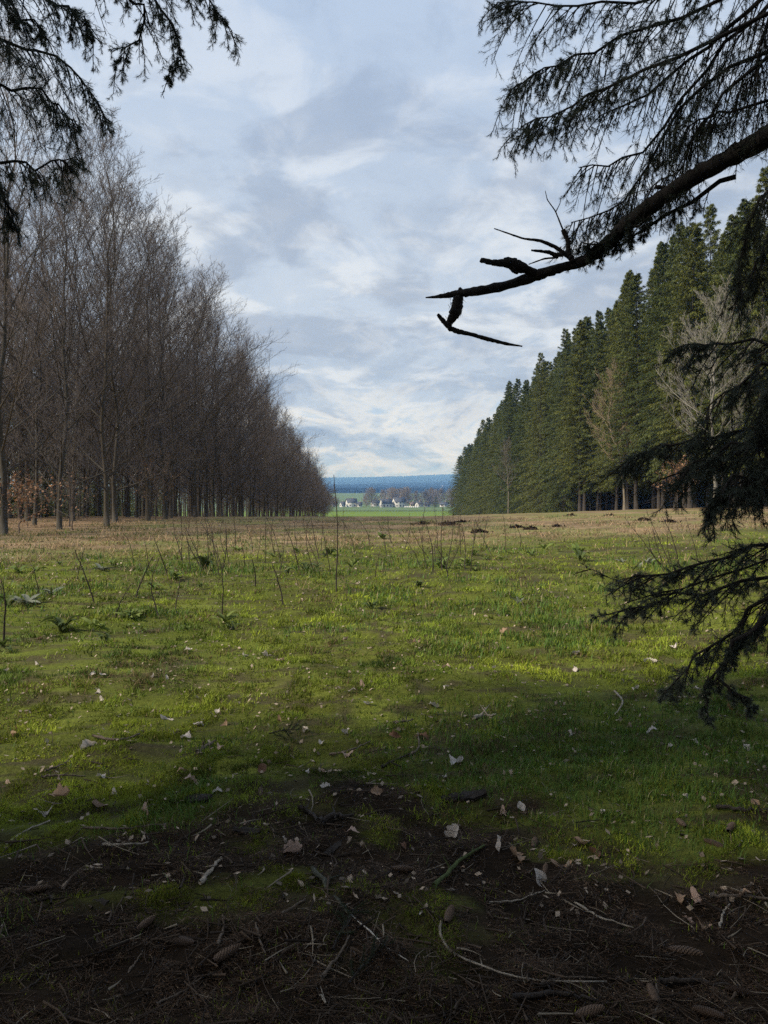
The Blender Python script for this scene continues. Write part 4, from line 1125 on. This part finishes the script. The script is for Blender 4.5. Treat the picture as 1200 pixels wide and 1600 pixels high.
LEAVES = [(137, 1170, 26, 'white'), (290, 1156, 20, 'white'), (344, 1173, 18, 'pink'), (153, 1084, 14, 'white'), (157, 1097, 12, 'white'), (315, 1092, 18, 'white'), (350, 1139, 16, 'tan'), (392, 1143, 14, 'pink'),
          (540, 1145, 16, 'white'), (500, 1166, 13, 'white'), (475, 1143, 13, 'white'), (542, 1182, 17, 'pink'), (300, 1226, 24, 'pink'), (157, 1219, 17, 'white'), (178, 1244, 14, 'white'), (230, 1272, 26, 'pink'),
          (155, 1265, 28, 'pink'), (507, 1235, 15, 'white'), (505, 1210, 14, 'pink'), (552, 1305, 19, 'pink'), (460, 1336, 33, 'pink'), (410, 1207, 18, 'brown'), (337, 1245, 18, 'white'), (285, 1210, 14, 'tan'),
          (95, 1248, 32, 'tan'), (72, 1271, 20, 'white'), (9, 1232, 20, 'pink'), (565, 1076, 18, 'pink'), (575, 1102, 15, 'white'), (260, 1126, 18, 'white'), (442, 1127, 24, 'tan'), (340, 1117, 12, 'white'),
          (482, 1210, 10, 'white'), (588, 1242, 20, 'tan'), (714, 1195, 28, 'white'), (696, 1220, 14, 'white'), (679, 1107, 16, 'white'), (895, 1152, 20, 'white'), (617, 1154, 18, 'brown'), (658, 1157, 22, 'brown'),
          (785, 1275, 22, 'pink'), (814, 1267, 18, 'white'), (707, 1312, 30, 'white'), (778, 1331, 34, 'white'), (805, 1342, 28, 'tan'), (907, 1322, 26, 'tan'), (1140, 1110, 20, 'orange'), (995, 1081, 13, 'white'),
          (985, 1142, 13, 'pink'), (1087, 1165, 12, 'white'), (1047, 1170, 10, 'white'), (1110, 1173, 18, 'tan'), (942, 1273, 9, 'white'), (1072, 1251, 12, 'white'), (845, 1382, 30, 'white'), (877, 1354, 30, 'tan'),
          (1087, 1408, 30, 'pink'), (1062, 1412, 26, 'tan'), (1162, 1407, 22, 'tan'), (1077, 1446, 16, 'pink'), (1100, 1450, 20, 'tan'), (900, 1023, 14, 'white'), (1015, 1036, 20, 'white'), (696, 1045, 13, 'pink'),
          (772, 1046, 9, 'white'), (900, 1051, 12, 'white'), (649, 1006, 18, 'tan'), (787, 990, 18, 'tan'), (437, 1035, 14, 'pink'), (415, 1025, 14, 'white'), (382, 1028, 12, 'white'), (364, 986, 12, 'white'),
          (295, 1019, 10, 'white'), (10, 1051, 14, 'white'), (145, 1056, 9, 'white'), (160, 1059, 10, 'white'), (57, 1040, 9, 'white'), (240, 1060, 10, 'white'), (260, 1062, 9, 'white'), (895, 1195, 10, 'brown'), (630, 1330, 14, 'brown'),
          (930, 1340, 20, 'brown'), (62, 1000, 10, 'tan'), (520, 960, 10, 'tan'), (310, 1138, 16, 'white'), (1090, 1080, 10, 'white'), (1180, 1260, 16, 'tan'), (20, 1150, 12, 'tan'), (540, 1000, 10, 'pink'), (705, 940, 12, 'tan')]
for _ in range(12):
    LEAVES.append((int(15 + 1170 * rl.random()), int(1010 + 440 * rl.random() ** .9), int(8 + 9 * rl.random()), ['white', 'white', 'pink', 'tan'][int(rl.integers(0, 4))]))
cnt = {}
for px, py, wpx, tone in sorted(LEAVES):
    p = on_ground(px, py); d = p[1]
    where = 'on the dark forest floor' if py > 1255 else ('on the shaded moss' if py > 1090 else 'on the sunlit moss')
    key = (tone, where); cnt[key] = cnt.get(key, 0) + 1
    lab = f'{TONES[tone][1]} dry leaf {where}, {nth(cnt[key] - 1)} from the left of its colour'
    o = link('dry_leaf', leaf_mesh(rl.choice([0, 1, 2, 0, 1, 2, 3]), tone), None, p + np.array([0, 0, .016]))
    s = wpx * d / 1200 * (1.05 + .2 * rl.random()); o.scale = (s * (.75 + .4 * rl.random()), s, s)
    o.rotation_euler = (rl.normal() * .45 + .12, rl.normal() * .5, rl.random() * 6.28)
    tag(o, lab, 'leaf', 'dry leaves on the ground')
def cone_mesh():
    mb = MB(); L_, n, m = 1.0, 12, 16; V = []; F = []
    prof = lambda f: .135 * math.sin(math.pi * min(1, f * .86 + .10)) ** .7 + .01
    for j in range(m):
        f = j / (m - 1)
        for k in range(n):
            a = k / n * 6.283; V.append((math.cos(a) * prof(f) * .86, f - .5, math.sin(a) * prof(f) * .86))
    for j in range(m - 1):
        for k in range(n):
            a, b, c, d = j * n + k, j * n + (k + 1) % n, (j + 1) * n + (k + 1) % n, (j + 1) * n + k
            F += [(a, b, c), (a, c, d)]
    mb.add(V, F, (.055, .032, .02))
    V = []; F = []; C_ = []
    for i in range(150):
        f = .03 + .94 * i / 150; a = i * 2.39996; r = prof(f); up = .072
        for (da, df, dr) in ((-.36, 0, -.01), (.36, 0, -.01), (.26, up * .75, .03), (0, up, .036), (-.26, up * .75, .03)):
            rr = r * .9 + dr
            V.append((math.cos(a + da) * rr, f + df - .5, math.sin(a + da) * rr))
        b = i * 5; F += [(b, b + 1, b + 2), (b, b + 2, b + 3), (b, b + 3, b + 4)]
        C_ += [(.06, .036, .022)] * 2 + [(.13, .088, .062)] * 3
    mb.add(V, F, np.array(C_))
    return mb.mesh('spruce_cone', M_cone, False)
CONE = cone_mesh()
CONES = [(1070, 1494, .125, 92), (702, 1437, .11, 20), (835, 1322, .10, 5), (1142, 1298, .12, 35), (1157, 1558, .11, -75), (1107, 1590, .10, -50), (920, 1588, .11, 75), (630, 1365, .10, 85), (852, 1365, .09, 10),
         (282, 1478, .115, -80), (354, 1498, .12, 42), (1065, 1291, .09, -5), (1118, 1326, .11, -40), (407, 1243, .09, -8), (60, 1395, .10, 70), (228, 1450, .09, 20), (1020, 1560, .1, 10)]
for i, (px, py, ln, rz) in enumerate(sorted(CONES)):
    p = on_ground(px, py)
    o = link('spruce_cone', CONE, None, p + np.array([0, 0, .014])); o.scale = (ln * .92,) * 3
    o.rotation_euler = (rl.normal() * .12, rl.random() * 6, -R(rz))
    tag(o, f'brown spruce cone lying on the forest floor, {nth(i)} from the left', 'cone', 'spruce cones on the ground')
PALE, MIDW, DARK = (.34, .29, .23), (.13, .10, .075), (.045, .036, .03)
STK = [([(312, 1390), (330, 1368), (345, 1346)], 10, PALE, 'pale straight broken stick'), ([(690, 1440), (685, 1466), (700, 1490), (735, 1512), (800, 1533), (870, 1545), (948, 1549)], 6, PALE, 'long pale curved root-like stick'),
       ([(545, 1433), (575, 1460), (600, 1483), (638, 1507)], 3.5, (.5, .46, .4), 'thin white bent twig beside the fallen sprig'), ([(488, 1368), (515, 1396), (548, 1436)], 11, (.07, .07, .05), 'lichen-grey knobby stick above the fallen sprig'),
       ([(10, 1325), (35, 1306), (78, 1288)], 6, PALE, 'pale crooked stick by the left edge'), ([(130, 1302), (200, 1299), (262, 1290)], 5, MIDW, 'straight brown stick on the edge of the moss'),
       ([(340, 1482), (350, 1462), (347, 1436)], 7, MIDW, 'short upright forked stick above a cone'), ([(245, 1574), (290, 1553), (318, 1534)], 5, MIDW, 'brown slanting stick near the bottom edge'),
       ([(500, 1532), (530, 1500), (546, 1470)], 7, MIDW, 'brown slanting stick below the fallen sprig'), ([(498, 1292), (525, 1283), (552, 1278)], 13, DARK, 'thick dark stick at the moss edge'),
       ([(468, 1264), (484, 1275), (506, 1296)], 10, DARK, 'dark stick slanting across the moss edge'), ([(308, 1177), (322, 1171), (338, 1164)], 7, MIDW, 'short brown stick beside a pinkish leaf'),
       ([(145, 1154), (185, 1161), (218, 1153)], 6, MIDW, 'crooked brown stick beside a bleached leaf'), ([(898, 1414), (935, 1438), (990, 1456)], 5, PALE, 'pale thin slanting twig below the tan leaves'),
       ([(765, 1416), (810, 1412), (852, 1394)], 4, PALE, 'pale thin twig touching a bleached leaf'), ([(1028, 1538), (1090, 1540), (1155, 1549)], 11, DARK, 'long dark stick under the nearest cone'),
       ([(800, 1562), (870, 1560), (935, 1576)], 11, DARK, 'dark thick stick below the long curved one'), ([(1108, 1404), (1150, 1404), (1230, 1414)], 9, MIDW, 'brown stick running out of the right edge'),
       ([(845, 1542), (880, 1530), (932, 1541)], 6, MIDW, 'brown arched twig above the thick dark stick'), ([(678, 1387), (720, 1352), (757, 1328)], 9, (.07, .09, .03), 'mossy green stick on the moss tongue'),
       ([(515, 1187), (545, 1176), (578, 1161)], 5, MIDW, 'brown thin stick on the shaded moss'), ([(596, 1202), (622, 1190), (645, 1178)], 5, DARK, 'dark thin stick beside a dark leaf'),
       ([(70, 1206), (98, 1198), (112, 1188)], 4, MIDW, 'small bent twig above the leaf pile'), ([(64, 1216), (100, 1214), (134, 1219)], 5, MIDW, 'small flat stick above the leaf pile'),
       ([(160, 1325), (195, 1324), (232, 1320)], 5, PALE, 'pale flat stick among the needles'), ([(400, 1445), (405, 1475), (415, 1500)], 5, MIDW, 'small brown stick right of the forked stick'),
       ([(440, 1430), (465, 1420), (478, 1412)], 6, MIDW, 'short brown stick left of the fallen sprig'), ([(1120, 1270), (1160, 1272), (1215, 1270)], 8, DARK, 'dark stick by the right edge in the grass'),
       ([(870, 1540), (840, 1545), (800, 1535)], 4, DARK, 'thin dark twig along the curved stick'), ([(30, 1555), (60, 1540), (75, 1520)], 5, DARK, 'thin dark twig in the bottom left corner'),
       ([(1020, 1600), (1030, 1570), (1025, 1545)], 6, MIDW, 'brown upright-lying stick by the bottom right cones'), ([(1125, 1455), (1130, 1430), (1140, 1418)], 5, PALE, 'pale short bent twig right of the pinkish leaf'),
       ([(640, 1185), (655, 1172), (653, 1150)], 5, MIDW, 'short brown twig between two dark leaves'), ([(740, 1127), (755, 1123), (775, 1120)], 8, PALE, 'short pale stick on the shaded moss'),
       ([(500, 1560), (510, 1575), (500, 1545)], 4, PALE, 'tiny pale twig below the fallen sprig'), ([(200, 1528), (215, 1505), (225, 1490)], 5, MIDW, 'small brown stick in the dark litter'),
       ([(615, 1133), (630, 1132), (645, 1130)], 6, MIDW, 'small brown stick amid the shaded moss'), ([(960, 1085), (975, 1100), (960, 1120)], 4, PALE, 'thin pale bent straw on the moss')]
def on_floor(pts, lift):
    return np.array([on_ground(a, b) + np.array([0, 0, lift]) for a, b in pts])
for i, (pts, w, c, lab) in enumerate(STK):
    rr = np.random.default_rng(i + 500)
    P = on_floor(pts, .0); d = P[:, 1].mean(); rad = w * d / 1200 / 2 * .85
    tt = np.linspace(0, 1, len(P)); ts = np.linspace(0, 1, 14)
    Q = np.stack([np.interp(ts, tt, P[:, j]) for j in range(3)], -1)
    for _ in range(2): Q[1:-1] = .5 * Q[1:-1] + .25 * (Q[:-2] + Q[2:])
    Q[:, 2] = Q[:, 2] * .6 + Q[:, 2].mean() * .4 + rad * .9 + .006
    Q[1:-1] += rr.normal(size=Q[1:-1].shape) * rad * .35
    b0 = Q[0].copy(); mb = MB()
    poly_tubes(mb, (Q - b0)[None], (rad * (1 - .55 * ts) * (1 + .12 * rr.normal(size=14)))[None], 7, np.array(c))
    for _ in range(2 if w > 5 else 1):
        k = rr.integers(4, 11); a = Q[k] - b0; dr = unit(np.array([rr.normal(), rr.normal(), .5 + .3 * rr.random()]))
        spikes(mb, a[None], (a + dr * rad * (4 + 5 * rr.random()))[None], rad * .5, np.array(c))
    tag(mb.build('stick', M_dead, None, True, b0), lab, 'stick', 'sticks on the forest floor')
for i, (px, py, wpx, lab) in enumerate(((725, 1245, 72, 'black piece of bark lying on the moss edge'), (385, 1300, 42, 'dark crumpled piece of bark at the moss edge'), (298, 1250, 66, 'dark bark slab under a pinkish leaf'),
                                        (150, 1412, 50, 'dark bark flake on the needle floor'), (520, 1330, 44, 'dark bark flake near the middle of the floor'))):
    rr = np.random.default_rng(i + 700); p = on_ground(px, py); L_ = wpx * p[1] / 1200
    mb = MB(); n = 10; m = 6; V = []; F = []
    for j in range(n):
        for k in range(m):
            f = j / (n - 1) - .5; g = k / (m - 1) - .5; wd = .34 * L_ * (1 - 1.2 * f * f * 2 * .5) * (1 + .2 * rr.normal())
            V.append((f * L_, g * wd, (.05 - .30 * g * g) * L_ * .6 + .012 * rr.normal() * L_ * 3 * .3 + .012))
    for j in range(n - 1):
        for k in range(m - 1):
            a = j * m + k; F += [(a, a + m, a + m + 1), (a, a + m + 1, a + 1)]
    V = np.array(V); top = len(V); V = np.concatenate([V, V - np.array([0, 0, .012])]); F = np.array(F); F = np.concatenate([F, F[:, ::-1] + top])
    edge = [j * m for j in range(n)] + [(n - 1) * m + k for k in range(1, m)] + [j * m + m - 1 for j in range(n - 2, -1, -1)] + [k for k in range(m - 2, 0, -1)]
    for a, b in zip(edge, edge[1:] + edge[:1]): F = np.concatenate([F, [(a, b, b + top), (a, b + top, a + top)]])
    mb.add(V, F, (.03, .023, .018))
    o = mb.build('bark_piece', M_dead, None, False, p); o.rotation_euler = (.1 * rr.normal(), .1 * rr.normal(), .35 * rr.normal() + (.3 if i else .15))
    tag(o, lab, 'bark', 'bark pieces on the ground')
def sprig(px, py, ln, ang, label, seed):
    r = np.random.default_rng(seed); p = on_ground(px, py) + np.array([0, 0, .015])
    e = empty('fallen_sprig', p, label, 'sprig', 'fallen spruce sprigs')
    P0 = np.zeros((1, 3)); d = np.array([math.cos(ang), math.sin(ang), .03]); P1 = (d * ln * .5)[None] + np.array([0, 0, .02]); P2 = (d * ln)[None]
    wood = MB(); bez_tubes(wood, P0, P1, P2, .004, .0015, 6, 5, BARK)
    s = spawn(r, P0, P1, P2, 9, .3, .5, .1, .95, .7, .05, .6, .5)
    bez_tubes(wood, *s, .002, .001, 3, 3, BARK)
    wood.build('stem', M_sbark, e)
    nd_ = MB(); needles(nd_, np.concatenate([P0, s[0], s[1]]), np.concatenate([P2, s[1], s[2]]), 60, .014, r, (.035, .05, .022))
    nd_.build('needles', M_nneedle, e)
sprig(520, 1490, .26, 1.3, 'fallen green spruce sprig beside the thin white twig', 1)
sprig(545, 1545, .22, 1.0, 'fallen spruce sprig closest to the bottom edge', 2)
sprig(420, 1150, .2, .3, 'small fallen spruce sprig on the shaded moss', 3)
